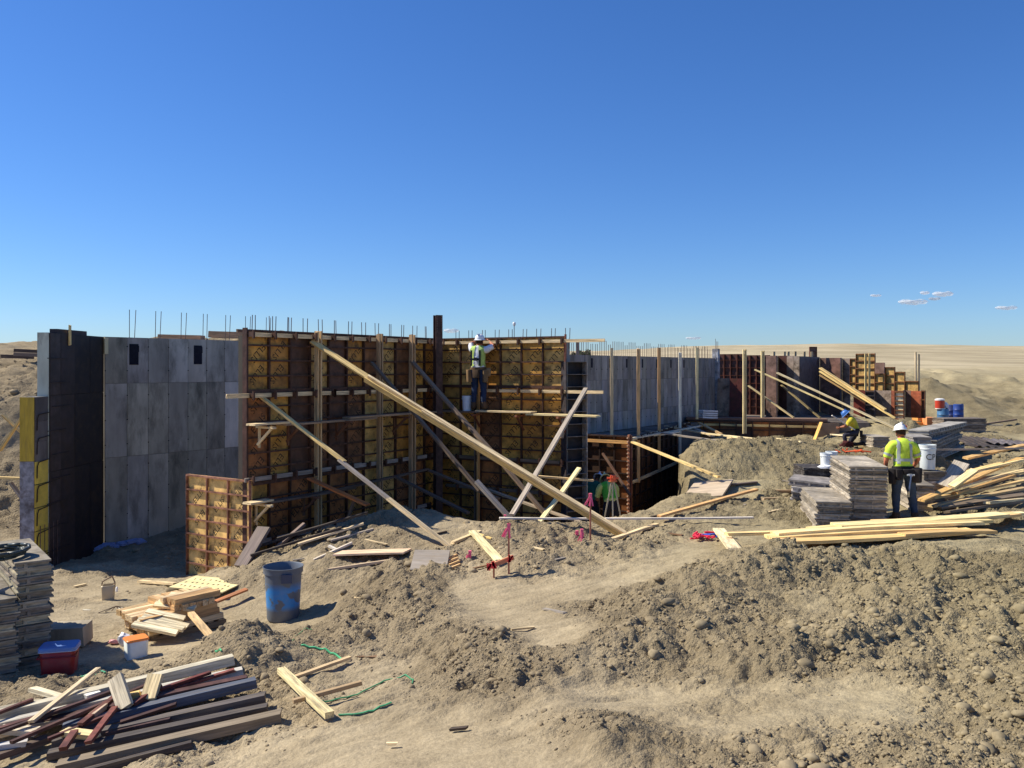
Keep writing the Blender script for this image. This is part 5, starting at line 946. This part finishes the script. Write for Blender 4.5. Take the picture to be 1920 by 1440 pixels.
q = at_e(876, .3); bucket(Vector((q.x, q.y, CZ - 1.06)), 'white bucket on the scaffold plank beside the worker', .37, .125, (.75, .8, .85))
q = hit(1739, 884); q.y = 17.6; q.x = (1739 - 960) / F * 17.6; bucket(Vector((q.x, q.y, W(1739, 879, 17.6).z)), 'large white bucket with dark letters, right behind the worker in the yellow shirt', .5, .16, (.72, .76, .74), 'CP')
stack(q.x, q.y, gz(q.x, q.y) - .02, R(5), .5, .5, max(.05, (W(1739, 879, 17.6).z - gz(q.x, q.y)) / 4), 4, 'of the small stack carrying the large white bucket', GR, 'stack under the large bucket')
# white fabric strip at the foot of the dark wall, far left
a = hit(118, 1045); b = hit(262, 1020); m = MB(); 
for k in range(10):
    t = k / 9; p_ = a.lerp(b, t); m.box((-.12, -.12, -.02), (.16, .12, .035), M=Matrix.Translation(p_ + Vector((0, 0, .05 + .02 * (k % 3)))) @ Euler((random.uniform(-.3, .3), random.uniform(-.2, .2), random.uniform(0, 3))).to_matrix().to_4x4())
tag(m.put('plastic_film', M['fabric'], None, lin(150, 160, 195)), 'crumpled pale plastic film at the foot of the dark wall, far left', 'plastic film')
# far left odds and ends
for x0, y0, x1, y1, d, lb in ((0, 845, 41, 783, 22.5, 'yellowish prop leaning behind the left wall end'), (5, 778, 42, 812, 22.8, 'grey prop crossing the yellowish one behind the left wall end'), (-20, 895, 44, 897, 21, 'pale board lying on the bank behind the left wall end'), (20, 905, 42, 935, 21, 'dull stick on the bank behind the left wall end')): board(W(x0, y0, d), W(x1, y1, d), .12, .05, WOODY if 'yell' in lb or 'pale' in lb else WOODG, lb, cat='prop' if 'prop' in lb else 'board', name='prop' if 'prop' in lb else 'board')
for (x0, x1, y, d, lb) in ((5, 60, 668, 30, 'upper dark timber on the bank top behind the left wall'), (30, 75, 664, 29, 'lower grey timber on the bank top behind the left wall'), (30, 72, 657, 31, 'highest thin timber on the bank top behind the left wall')): board(W(x0, y, d), W(x1, y + 2, d), .3, .12, lin(130, 112, 100) if 'grey' in lb else lin(90, 74, 66), lb)
for (x0, x1, y, d, lb) in ((395, 462, 627, 33, 'tan timber forms lying on the heap behind the grey wall, right'), (300, 380, 633, 34, 'dusty timber lying on the heap behind the grey wall, left')): board(W(x0, y, d), W(x1, y + 2, d), .5, .25, lin(190, 150, 115), lb)
# shrubs on the horizon
M['leaf'] = surf('shrub_leaf', .7, (1, 1, 1), 2, .4, 1, .3, 0, col=(.055, .075, .028))
for i, (px, d, s, lb) in enumerate(((1084, 150, 1.1, 'small dark shrub on the horizon, left of the two'), (1098, 152, 1.3, 'small dark shrub on the horizon, right of the two'))):
    x = (px - 960) / F * d; z = gz(x, d); e = empty('shrub', (x, d, z), 0, lb, 'shrub'); rs = np.random.RandomState(i); n = 900; P = rs.normal(size=(n, 3)); P /= np.linalg.norm(P, axis=1)[:, None]; P *= rs.rand(n, 1) ** .4 * s * (1 + .3 * np.sin(P[:, :1] * 5)); P[:, 2] = np.abs(P[:, 2]) * .8 + .2
    A = rs.normal(size=(n, 3)) * .13; B_ = rs.normal(size=(n, 3)) * .13; V = np.stack([P, P + A, P + B_], 1).reshape(-1, 3); me = bpy.data.meshes.new('foliage'); me.from_pydata([tuple(v) for v in V], [], [(3*k, 3*k+1, 3*k+2) for k in range(n)]); link('foliage', me, M['leaf'], e); MB().rod((0, 0, -.1), (0, 0, .6), .08, 6, r2=.04).put('stem', M['wood'], e, WOODD)
# survey tripod
a = W(1149, 952, 19.6); e = empty('survey_tripod', (a.x, a.y, CZ - 4.4), 0, 'survey level with orange housing on a pale tripod in the pit', 'tripod'); hz = W(1149, 903, 19.6).z - (CZ - 4.4)
for k in range(3): t = k * 2.1 + .4; board((0.03 * math.cos(t), .03 * math.sin(t), hz), (.42 * math.cos(t), .42 * math.sin(t), 0), .03, .02, lin(190, 180, 160), None, name='leg', parent=e, up=(0, -1, 0))
MB().lathe([(.1, hz), (.1, hz + .03)], 12).put('head_plate', M['paint'], e, lin(200, 110, 70)); MB().box((-.06, -.07, hz + .03), (.06, .07, hz + .15)).rod((0, -.13, hz + .1), (0, .13, hz + .1), .03, 10).box((-.13, -.03, hz + .06), (.13, .03, hz + .1)).put('housing', M['paint'], e, lin(230, 100, 60))
# small clouds
m_, t_, b_ = newmat('cloud_vapour'); N = t_.nodes.new; L_ = t_.links.new; tc = N('ShaderNodeTexCoord'); nz_ = N('ShaderNodeTexNoise'); nz_.inputs['Scale'].default_value = 2.0; nz_.inputs['Detail'].default_value = 6; nz_.inputs['Roughness'].default_value = .65; L_(tc.outputs['Object'], nz_.inputs[0])
lw = N('ShaderNodeLayerWeight'); lw.inputs[0].default_value = .35; iv = N('ShaderNodeMath'); iv.operation = 'SUBTRACT'; L_(nz_.outputs['Fac'], iv.inputs[0]); fc_ = N('ShaderNodeMath'); fc_.operation = 'MULTIPLY'; fc_.inputs[1].default_value = .55; L_(lw.outputs['Facing'], fc_.inputs[0]); L_(fc_.outputs[0], iv.inputs[1])
mr = N('ShaderNodeMapRange'); mr.interpolation_type = 'SMOOTHSTEP'; mr.inputs[1].default_value = .10; mr.inputs[2].default_value = .38; mr.inputs[4].default_value = .6; L_(iv.outputs[0], mr.inputs[0])
df = N('ShaderNodeBsdfDiffuse'); df.inputs[0].default_value = (.95, .95, .95, 1); tl = N('ShaderNodeBsdfTranslucent'); tl.inputs[0].default_value = (.95, .95, .95, 1); ms = N('ShaderNodeMixShader'); L_(df.outputs[0], ms.inputs[1]); L_(tl.outputs[0], ms.inputs[2]); tp = N('ShaderNodeBsdfTransparent'); m2 = N('ShaderNodeMixShader'); L_(mr.outputs[0], m2.inputs[0]); L_(tp.outputs[0], m2.inputs[1]); L_(ms.outputs[0], m2.inputs[2]); L_(m2.outputs[0], t_.nodes['Material Output'].inputs['Surface'])
bm = bmesh.new(); bmesh.ops.create_icosphere(bm, subdivisions=4, radius=1); cme = bpy.data.meshes.new('cloud'); rr = random.Random(2); K_ = [Vector((rr.gauss(0, 1), rr.gauss(0, 1), rr.gauss(0, 1))).normalized() for _ in range(26)]
for v in bm.verts: v.co *= .72 + .28 * max(max(0, v.co.normalized().dot(k) - .75) * 4 for k in K_)
bm.to_mesh(cme); bm.free(); cme.materials.append(m_); [setattr(p_, 'use_smooth', True) for p_ in cme.polygons]
for px, py, wpx, hpx, lb in ((1712, 566, 62, 18, 'longest small white cloud, left of the close group at right'), (1768, 551, 44, 16, 'small white cloud, highest of the close group at right'), (1734, 549, 20, 10, 'tiny cloud between the two larger ones at right'), (1752, 560, 26, 10, 'faint cloud just under the highest one at right'), (1887, 577, 46, 13, 'faint flat cloud near the right edge'), (1642, 554, 24, 8, 'tiny faint cloud left of the close group'), (846, 620, 34, 13, 'small white cloud low beside the steel column'), (1300, 634, 34, 9, 'faint flat cloud low over the timber posts')):
    D = 5000; p_ = W(px, py, D); wpx *= .9; hpx *= .8; o = link('cloud', cme, None, loc=p_); s = D / F; o.scale = (wpx * s / 2, wpx * s / 3, hpx * s / 2); tag(o, lb, 'cloud')
# ---------------------------------------------------------------- people
def skin_mesh(verts, edges, rad, root, sub=2):
    me = bpy.data.meshes.new('b'); me.from_pydata([tuple(v) for v in verts], edges, []); o = bpy.data.objects.new('b', me); COL.objects.link(o)
    md = o.modifiers.new('s', 'SKIN'); md.use_smooth_shade = True; md.branch_smoothing = .3
    for i, r_ in enumerate(rad): sv = me.skin_vertices[0].data[i]; sv.radius = (r_ if isinstance(r_, tuple) else (r_, r_)); sv.use_root = (i == root)
    sb = o.modifiers.new('d', 'SUBSURF'); sb.levels = sub; sb.render_levels = sub
    bpy.context.view_layer.update(); out = bpy.data.meshes.new_from_object(o.evaluated_get(bpy.context.evaluated_depsgraph_get())); bpy.data.objects.remove(o); return out
def hand_mesh(wr, dr, side, palm_n, curl=.5, s=1.0):
    """palm, four unequal bent fingers and a thumb from wrist wr along dr; palm_n is the palm's facing"""
    dr = dr.normalized(); n = (palm_n - palm_n.dot(dr) * dr).normalized(); sd = dr.cross(n) * side; V = []; E = []; Rd = []
    def add(p, r_): V.append(p); Rd.append(r_); return len(V) - 1
    a = add(wr, .024 * s); b = add(wr + dr * .045 * s, (.034 * s, .02 * s)); c = add(wr + dr * .085 * s, (.034 * s, .016 * s)); E += [(a, b), (b, c)]
    out = [skin_mesh(V, E, Rd, 0, 1)]
    for k, ln in enumerate((.068, .078, .072, .056)):
        off = (k - 1.5) * .019 * s; p = wr + dr * .07 * s + sd * off; d = dr.copy(); VV = [p]; RR = [.0095 * s]
        for j, f in enumerate((.45, .32, .28)):
            ang = curl * (.35 if j == 0 else 1); d = (d * math.cos(ang) + n * math.sin(ang)).normalized() if j else (d * math.cos(ang * .5) + n * math.sin(ang * .5)).normalized(); p = p + d * ln * f * s * 1.25; VV.append(p); RR.append((.0085 - .0012 * j) * s)
        out.append(skin_mesh(VV, [(0, 1), (1, 2), (2, 3)], RR, 0, 1))
    p = wr + dr * .03 * s - sd * .022 * s; VV = [p, p + (dr * .6 - sd * .6 + n * .3) * .035 * s, p + (dr * .95 - sd * .75 + n * .6) * .06 * s]; out.append(skin_mesh(VV, [(0, 1), (1, 2)], [.013 * s, .011 * s, .009 * s], 0, 1)); return out
def head_mesh(c, up, fw, s):
    bm = bmesh.new(); bmesh.ops.create_uvsphere(bm, u_segments=20, v_segments=16, radius=1)
    for v in bm.verts:
        x, y, z = v.co; x *= .078; z2 = z * .118; y *= .098
        if z < -.1: x *= 1 - .32 * (-z); y = y * (1 - .18 * -z) + .012 * -z
        if y > .06 and abs(x) < .016 and -.35 < z < .15: y += .018 * (1 - abs(x) / .016) * (1 - (z + .1) * 1.0)     # nose
        if y > .05 and -.62 < z < -.5 and abs(x) < .03: y += .006                                                    # lips
        if y > .04 and .0 < z < .22 and .012 < abs(x) < .045: y -= .008                                               # eye sockets
        v.co = (x, y, z2)
    for sx in (-1, 1):
        r_ = bmesh.ops.create_icosphere(bm, subdivisions=2, radius=1)['verts']
        for v in r_: v.co = Vector((v.co.x * .01 + sx * .08, v.co.y * .018 - .005, v.co.z * .032 - .005))
    me = bpy.data.meshes.new('h'); rt = Matrix((fw.cross(up).normalized(), fw.normalized(), up.normalized())).transposed().to_4x4(); bm.transform(Matrix.Translation(c) @ rt @ Matrix.Scale(s, 4)); bm.to_mesh(me); bm.free()
    for p in me.polygons: p.use_smooth = True
    return me, rt
def join_meshes(ms, name):
    V = []; Fs = []; 
    for m in ms: o = len(V); V += [tuple(v.co) for v in m.vertices]; Fs += [tuple(o + i for i in p.vertices) for p in m.polygons]
    me = bpy.data.meshes.new(name); me.from_pydata(V, [], Fs); me.update()
    for p in me.polygons: p.use_smooth = True
    return me
def shell(me, keep, off, name, mat, parent, color, cuts=(), wave=0):
    """clothing: the body's own faces where keep(point) holds, trimmed along cut planes and pushed outwards"""
    bm = bmesh.new(); bm.from_mesh(me); bm.normal_update()
    bmesh.ops.delete(bm, geom=[f for f in bm.faces if not keep(f.calc_center_median())], context='FACES')
    for co, no in cuts: bmesh.ops.bisect_plane(bm, geom=bm.verts[:] + bm.edges[:] + bm.faces[:], plane_co=co, plane_no=no, clear_outer=True)
    bm.normal_update()
    for v in bm.verts: v.co += v.normal * (off + wave * (math.sin(v.co.z * 38 + v.co.x * 25) + math.sin(v.co.y * 43 - v.co.z * 21 + v.co.x * 17)) * .5)
    bmesh.ops.recalc_face_normals(bm, faces=bm.faces)
    r_ = bpy.data.meshes.new(name); bm.to_mesh(r_); bm.free()
    for p in r_.polygons: p.use_smooth = True
    return link(name, r_, M[mat], parent, color)
def dist_seg(p, a, b):
    ab = b - a; t = max(0, min(1, (p - a).dot(ab) / ab.length_squared)); return (p - a - ab * t).length
def person(loc, rz, J, label, shirt, trousers, hat, scale=1.0, vest=None, stripes=False, skinc=lin(190, 130, 100), belt=None, boots=lin(90, 70, 52), hands=True, sleeve=.55, headup=None, headfw=None, curl=.5, glove=None, sub=2, wide=1.0):
    e = empty('person', loc, rz, label, 'person'); e.scale = (scale,) * 3
    J = {k: Vector(v) for k, v in J.items()}
    names = ['pelvis', 'waist', 'chest', 'neckb', 'neck', 'head0', 'shL', 'elL', 'wrL', 'shR', 'elR', 'wrR', 'hipL', 'knL', 'anL', 'toL', 'hipR', 'knR', 'anR', 'toR', 'heL', 'heR']
    J['head0'] = J['neck'].lerp(J['head'], .5)
    rad = {'pelvis': (.155 * wide, .12 * wide), 'waist': (.15 * wide, .115 * wide), 'chest': (.175 * wide, .125 * wide), 'neckb': (.115, .085), 'neck': .055, 'head0': .055, 'sh': .075, 'el': .047, 'wr': .03, 'hip': .105, 'kn': .068, 'an': .045, 'to': .042, 'he': .045}
    idx = {n: i for i, n in enumerate(names)}; V = [J[n] for n in names]; Rd = [rad.get(n, rad.get(n[:-1])) for n in names]
    for n_ in ('shL', 'shR'): pass
    E = [('pelvis', 'waist'), ('waist', 'chest'), ('chest', 'neckb'), ('neckb', 'neck'), ('neck', 'head0'), ('neckb', 'shL'), ('shL', 'elL'), ('elL', 'wrL'), ('neckb', 'shR'), ('shR', 'elR'), ('elR', 'wrR'), ('pelvis', 'hipL'), ('hipL', 'knL'), ('knL', 'anL'), ('anL', 'toL'), ('pelvis', 'hipR'), ('hipR', 'knR'), ('knR', 'anR'), ('anR', 'toR'), ('anL', 'heL'), ('anR', 'heR')]
    body = skin_mesh(V, [(idx[a], idx[b]) for a, b in E], Rd, 0, sub); parts = [body]
    up = headup or (J['head'] - J['neck']).normalized(); fw = headfw or Vector((0, 1, 0)); fw = (fw - fw.dot(up) * up).normalized(); hm, rt = head_mesh(J['head'], up, fw, 1.0); parts.append(hm)
    if hands:
        for s, el, wr in ((-1, 'elL', 'wrL'), (1, 'elR', 'wrR')): parts += hand_mesh(J[wr], J[wr] - J[el], s, Vector((-s * .8, .5, 0)) , curl)
    link('body', join_meshes(parts, 'body'), M['skin'], e, skinc)
    if glove:
        for el, wr in ((('elL', 'wrL'),) if glove[1] == 'L' else (('elR', 'wrR'),)): d = (J[wr] - J[el]).normalized(); MB().rod(J[wr] - d * .06, J[wr] + d * .05, .043, 12, r2=.05).put('cuff', M['fabric'], e, glove[0], smooth=True)
    B = {'torso': [('pelvis', 'waist'), ('waist', 'chest'), ('chest', 'neckb'), ('neckb', 'shL'), ('neckb', 'shR')], 'armL': [('shL', 'elL')], 'armR': [('shR', 'elR')], 'foreL': [('elL', 'wrL')], 'foreR': [('elR', 'wrR')], 'leg': [('pelvis', 'hipL'), ('pelvis', 'hipR'), ('hipL', 'knL'), ('hipR', 'knR'), ('knL', 'anL'), ('knR', 'anR')], 'foot': [('anL', 'toL'), ('anR', 'toR'), ('anL', 'heL'), ('anR', 'heR')], 'neck': [('neckb', 'neck'), ('neck', 'head0')]}
    def which(p): return min(B, key=lambda k: min(dist_seg(p, J[a], J[b]) / (1.7 if k == 'torso' else 1) for a, b in B[k]))
    def up_arm(p, s, t): a, b = J['sh' + s], J['el' + s]; return (p - a).dot((b - a).normalized()) < t * (b - a).length
    bz = (J['waist'] - J['pelvis']).normalized()
    shell(body, lambda p: which(p) in ('leg',) or (which(p) == 'torso' and (p - J['pelvis']).dot(bz) < .07), .012, 'trousers', 'fabric', e, trousers, wave=.006)
    sk = lambda p: (which(p) == 'torso' and (p - J['pelvis']).dot(bz) > .03) or (which(p) == 'armL' and up_arm(p, 'L', sleeve + .3)) or (which(p) == 'armR' and up_arm(p, 'R', sleeve + .3)) or (sleeve > .95 and which(p) in ('foreL', 'foreR') and sleeve > 1.2)
    shell(body, sk, .02, 'shirt', 'fabric', e, shirt, wave=.008)
    if vest: shell(body, lambda p: which(p) == 'torso' and (p - J['pelvis']).dot(bz) > .08 and .03 < abs((p - J['chest']).x) < .16 * wide, .03, 'vest', 'fabric', e, vest)
    for s in 'LR': shell(body, lambda p: (which(p) == 'foot' or (which(p) == 'leg' and min((p - J['anL']).length, (p - J['anR']).length) < .1)) and ((p - J['an' + s]).length < (p - J['anR' if s == 'L' else 'anL']).length), .02, 'boot', 'fabric', e, boots)
    if stripes:
        def bandz(a, no, w2, nm, kp, off=.027): shell(body, kp, off, nm, 'reflect', e, lin(158, 164, 162), cuts=((a + no * w2, no), (a - no * w2, -no)), wave=.006 if False else 0)
        bandz(J['pelvis'] + bz * .17, bz, .026, 'waist_stripe', lambda p: which(p) == 'torso')
        for s in (-1, 1): x = Vector((1, 0, 0)); bandz(J['chest'] + x * .1 * s, x, .022, 'shoulder_stripe', lambda p: which(p) == 'torso' and (p - J['pelvis']).dot(bz) > .1)
        for s in ('L', 'R'): a, b = J['sh' + s], J['el' + s]; d = (b - a).normalized(); bandz(a.lerp(b, .62), d, .022, 'sleeve_stripe', lambda p, s=s: which(p) == 'arm' + s)
    if belt:
        shell(body, lambda p: which(p) in ('torso', 'leg'), .034, 'belt', 'fabric', e, belt, cuts=((J['pelvis'] + bz * .055, bz), (J['pelvis'] + bz * .0, -bz)))
    # hair and hard hat
    m = MB().lathe([(.083, -.05), (.09, -.01), (.09, .05), (.06, .1), (.0, .115)], 18, cap=False, sx=.95, sy=1.12); o = m.put('hair', M['fabric'], e, lin(60, 42, 30), smooth=True); o.matrix_basis = Matrix.Translation(J['head'] - fw * .012) @ rt
    m = MB().lathe([(.15, .035), (.152, .04), (.122, .052), (.118, .085), (.105, .125), (.08, .155), (.04, .175), (.0, .18)], 28, cap=False, sx=.92, sy=1.12); m.box((-.012, -.12, .15), (.012, .1, .187)); me = m.mesh('hard_hat'); auto_smooth(me, 40); o = link('hard_hat', me, M['paint'], e, hat); o.matrix_basis = Matrix.Translation(J['head'] - fw * .005 + up * .0) @ rt
    return e, J, rt, body
def pouch(e, loc, s, c, rz=0, name='pouch', ry=0):
    me = rbox(s[0], s[1], 0, s[2], .12, min(s[0], s[1]) * .3, 3); return link(name, me, M['fabric'], e, c, loc=loc, rot=(0, ry, rz))
BK = lin(42, 38, 38)
# worker in the yellow shirt, back to the camera
JR = dict(pelvis=(0, 0, .98), waist=(.0, .02, 1.14), chest=(0, .04, 1.30), neckb=(0, .06, 1.44), neck=(0, .11, 1.52), head=(.01, .17, 1.64), shL=(-.2, .05, 1.42), elL=(-.29, .06, 1.15), wrL=(-.25, .2, .95), shR=(.2, .05, 1.42), elR=(.3, .08, 1.17), wrR=(.27, .26, .99), hipL=(-.1, 0, .92), knL=(-.13, .02, .5), anL=(-.14, -.03, .1), toL=(-.17, .14, .04), hipR=(.1, 0, .92), knR=(.16, .03, .5), anR=(.21, -.01, .1), toR=(.25, .15, .04), heL=(-.14, -.07, .05), heR=(.2, -.05, .05))
q = W(1694, 690, 15.6); g = max(gz(q.x - .1, q.y), gz(q.x + .1, q.y)); hgt = (W(1694, 797, 15.6).z - g); sc1 = hgt / 1.80
e, J, rt, body = person((q.x, q.y, g), R(-4), JR, 'worker seen from behind in a bright yellow reflective shirt, jeans and white hard hat', lin(200, 226, 74), lin(58, 70, 88), lin(240, 238, 235), sc1, stripes=True, belt=BK, skinc=lin(200, 120, 90), glove=(lin(225, 220, 215), 'L'), sub=3, wide=1.06, headup=Vector((0, .25, .97)))
MB().lathe([(.03, 0), (.03, .004), (0, .005)], 10, cap=False).put('sticker', M['paint'], e, lin(215, 50, 40)).matrix_basis = Matrix.Translation(J['head']) @ rt @ Matrix.Translation((.075, -.08, .115)) @ Euler((R(55), R(32), 0)).to_matrix().to_4x4()
pouch(e, (-.22, -.06, .72), (.16, .14, .28), BK, R(60)); pouch(e, (-.13, -.14, .80), (.13, .08, .2), BK, R(10)); pouch(e, (.17, -.13, .76), (.15, .1, .25), lin(52, 46, 44), R(-20)); pouch(e, (.24, -.02, .74), (.14, .16, .27), BK, R(-60)); pouch(e, (.03, -.15, .9), (.2, .07, .1), BK)
m = MB().rod((0, 0, 0), (.0, 0, .34), .014, 8).mesh('hammer_handle'); link('hammer_handle', m, M['paint'], e, lin(70, 90, 130), loc=(.015, -.21, .55), rot=(R(4), R(6), 0)); m = MB().rod((-.06, 0, 0), (.07, 0, 0), .016, 8).box((-.03, -.015, -.02), (.03, .015, .02)).mesh('hammer_head'); link('hammer_head', m, M['steel'], e, lin(200, 205, 210), loc=(.05, -.205, .90)); MB().rod((0, 0, 0), (0, 0, .1), .02, 8).put('hammer_grip', M['paint'], e, lin(190, 180, 150), loc=(.01, -.212, .50))
# worker on the scaffold reaching up to the form top
JS = dict(pelvis=(0, 0, .96), waist=(.0, .0, 1.12), chest=(0, .0, 1.29), neckb=(0, .0, 1.43), neck=(.01, .02, 1.51), head=(.02, .04, 1.63), shL=(-.19, .02, 1.43), elL=(-.26, .14, 1.60), wrL=(-.05, .3, 1.66), shR=(.19, .02, 1.43), elR=(.33, .16, 1.52), wrR=(.14, .3, 1.66), hipL=(-.1, 0, .9), knL=(-.11, .03, .5), anL=(-.12, -.02, .1), toL=(-.15, .14, .04), hipR=(.1, 0, .9), knR=(.12, .04, .5), anR=(.14, -.01, .1), toR=(.17, .15, .04), heL=(-.12, -.06, .05), heR=(.14, -.05, .05))
q = at_e(897, .33); e, J, rt, body = person((q.x, q.y, CZ - 1.03), R(-22), JS, 'worker in green vest and jeans on the scaffold plank, reaching up to the form top', lin(225, 225, 230), lin(40, 52, 78), lin(240, 240, 240), (W(897, 627, q.y).z - (CZ - 1.03)) / 1.80, vest=lin(176, 200, 112), belt=lin(110, 86, 60), skinc=lin(190, 120, 90), headup=Vector((0, -.05, 1)))
BW = lin(120, 95, 66); pouch(e, (-.2, -.05, .66), (.17, .14, .3), BW, R(50)); pouch(e, (.2, -.05, .66), (.17, .14, .3), BW, R(-50)); pouch(e, (0, -.14, .76), (.18, .09, .2), lin(80, 62, 46)); pouch(e, (.27, -.02, .8), (.1, .12, .2), lin(130, 105, 75), R(-60))
hr = MB().box((-.13, -.17, 1.05), (-.09, -.155, 1.42)).box((.09, -.17, 1.05), (.13, -.155, 1.42)).box((-.13, -.175, 1.18), (.13, -.16, 1.23)).box((-.04, -.185, 1.17), (.04, -.17, 1.25)); hr.put('harness', M['fabric'], e, lin(32, 34, 44)); MB().lathe([(.05, 0), (.05, .012), (.03, .012), (.03, 0)], 14, cap=False).put('harness_ring', M['steel'], e, lin(220, 220, 220), loc=(0, -.19, 1.12), rot=(R(90), 0, 0))
# kneeling worker in a blue hard hat
JK = dict(pelvis=(0, 0, .55), waist=(.02, .04, .69), chest=(.0, .10, .83), neckb=(-.02, .17, .95), neck=(-.03, .22, 1.01), head=(-.04, .30, 1.09), shL=(-.19, .16, .93), elL=(-.25, .3, .72), wrL=(-.16, .5, .68), shR=(.17, .16, .93), elR=(.22, .3, .72), wrR=(.12, .5, .66), hipL=(-.1, 0, .5), knL=(-.14, .38, .42), anL=(-.14, .30, .08), toL=(-.16, .46, .03), hipR=(.1, 0, .48), knR=(.13, .22, .1), anR=(.14, -.2, .1), toR=(.14, -.3, .02), heL=(-.14, .24, .05), heR=(.14, -.26, .14))
q = W(1605, 690, 26.3); g = gz(q.x, q.y); e, J, rt, body = person((q.x, q.y, g), R(70), JK, 'worker kneeling on the earth in a blue hard hat, yellow shirt and dark trousers', lin(205, 185, 60), lin(56, 56, 68), lin(70, 120, 190), (W(1605, 770, q.y).z - g) / 1.24, belt=BK, skinc=lin(170, 110, 80))
pouch(e, (.2, -.02, .36), (.12, .14, .22), BK, R(60)); pouch(e, (-.1, -.16, .36), (.14, .1, .22), BK, R(0))
board(W(1560, 779, 26.2), W(1604, 807, 26.2), .08, .03, lin(225, 215, 205), 'whitish board held slanting by the kneeling worker')
lump('tool_bag', hit(1588, 842) + Vector((0, 0, .12)), (.22, .18, .16), lin(70, 30, 30), 'fabric', 31, 'dark red tool bag beside the kneeling worker', 'bag'); lump('dark_sack', hit(1625, 838) + Vector((0, 0, .08)), (.4, .2, .1), lin(40, 36, 34), 'fabric', 33, 'black sack lying right of the kneeling worker', 'sack'); gboard(1609, 841, 1638, 839, .12, .06, lin(245, 215, 150), 'short yellow board before the kneeling worker')
# two workers bent down in the pit
JP = dict(pelvis=(0, 0, .92), waist=(.0, .06, 1.06), chest=(0, .16, 1.2), neckb=(0, .26, 1.3), neck=(.0, .33, 1.34), head=(.0, .43, 1.4), shL=(-.19, .25, 1.28), elL=(-.25, .32, 1.0), wrL=(-.18, .5, .86), shR=(.19, .25, 1.28), elR=(.25, .32, 1.0), wrR=(.18, .5, .86), hipL=(-.1, 0, .87), knL=(-.12, .08, .48), anL=(-.14, -.03, .1), toL=(-.17, .14, .04), hipR=(.1, 0, .87), knR=(.13, .08, .48), anR=(.15, -.01, .1), toR=(.18, .15, .04), heL=(-.14, -.07, .05), heR=(.15, -.05, .05))
q = W(1146, 690, 20.2); person((q.x, q.y, CZ - 4.12), R(12), JP, 'stooping worker in a green and yellow vest in the pit just behind the survey tripod', lin(200, 205, 120), lin(40, 40, 50), lin(230, 225, 170), 1.0, vest=lin(90, 180, 60), skinc=lin(150, 100, 80))
q = W(1108, 690, 20.6); person((q.x, q.y, CZ - 4.15), R(-30), JP, 'worker in shade in the pit with a pale hard hat, left of the survey tripod', lin(40, 96, 80), lin(30, 34, 44), lin(200, 205, 225), 1.0, skinc=lin(130, 90, 72))

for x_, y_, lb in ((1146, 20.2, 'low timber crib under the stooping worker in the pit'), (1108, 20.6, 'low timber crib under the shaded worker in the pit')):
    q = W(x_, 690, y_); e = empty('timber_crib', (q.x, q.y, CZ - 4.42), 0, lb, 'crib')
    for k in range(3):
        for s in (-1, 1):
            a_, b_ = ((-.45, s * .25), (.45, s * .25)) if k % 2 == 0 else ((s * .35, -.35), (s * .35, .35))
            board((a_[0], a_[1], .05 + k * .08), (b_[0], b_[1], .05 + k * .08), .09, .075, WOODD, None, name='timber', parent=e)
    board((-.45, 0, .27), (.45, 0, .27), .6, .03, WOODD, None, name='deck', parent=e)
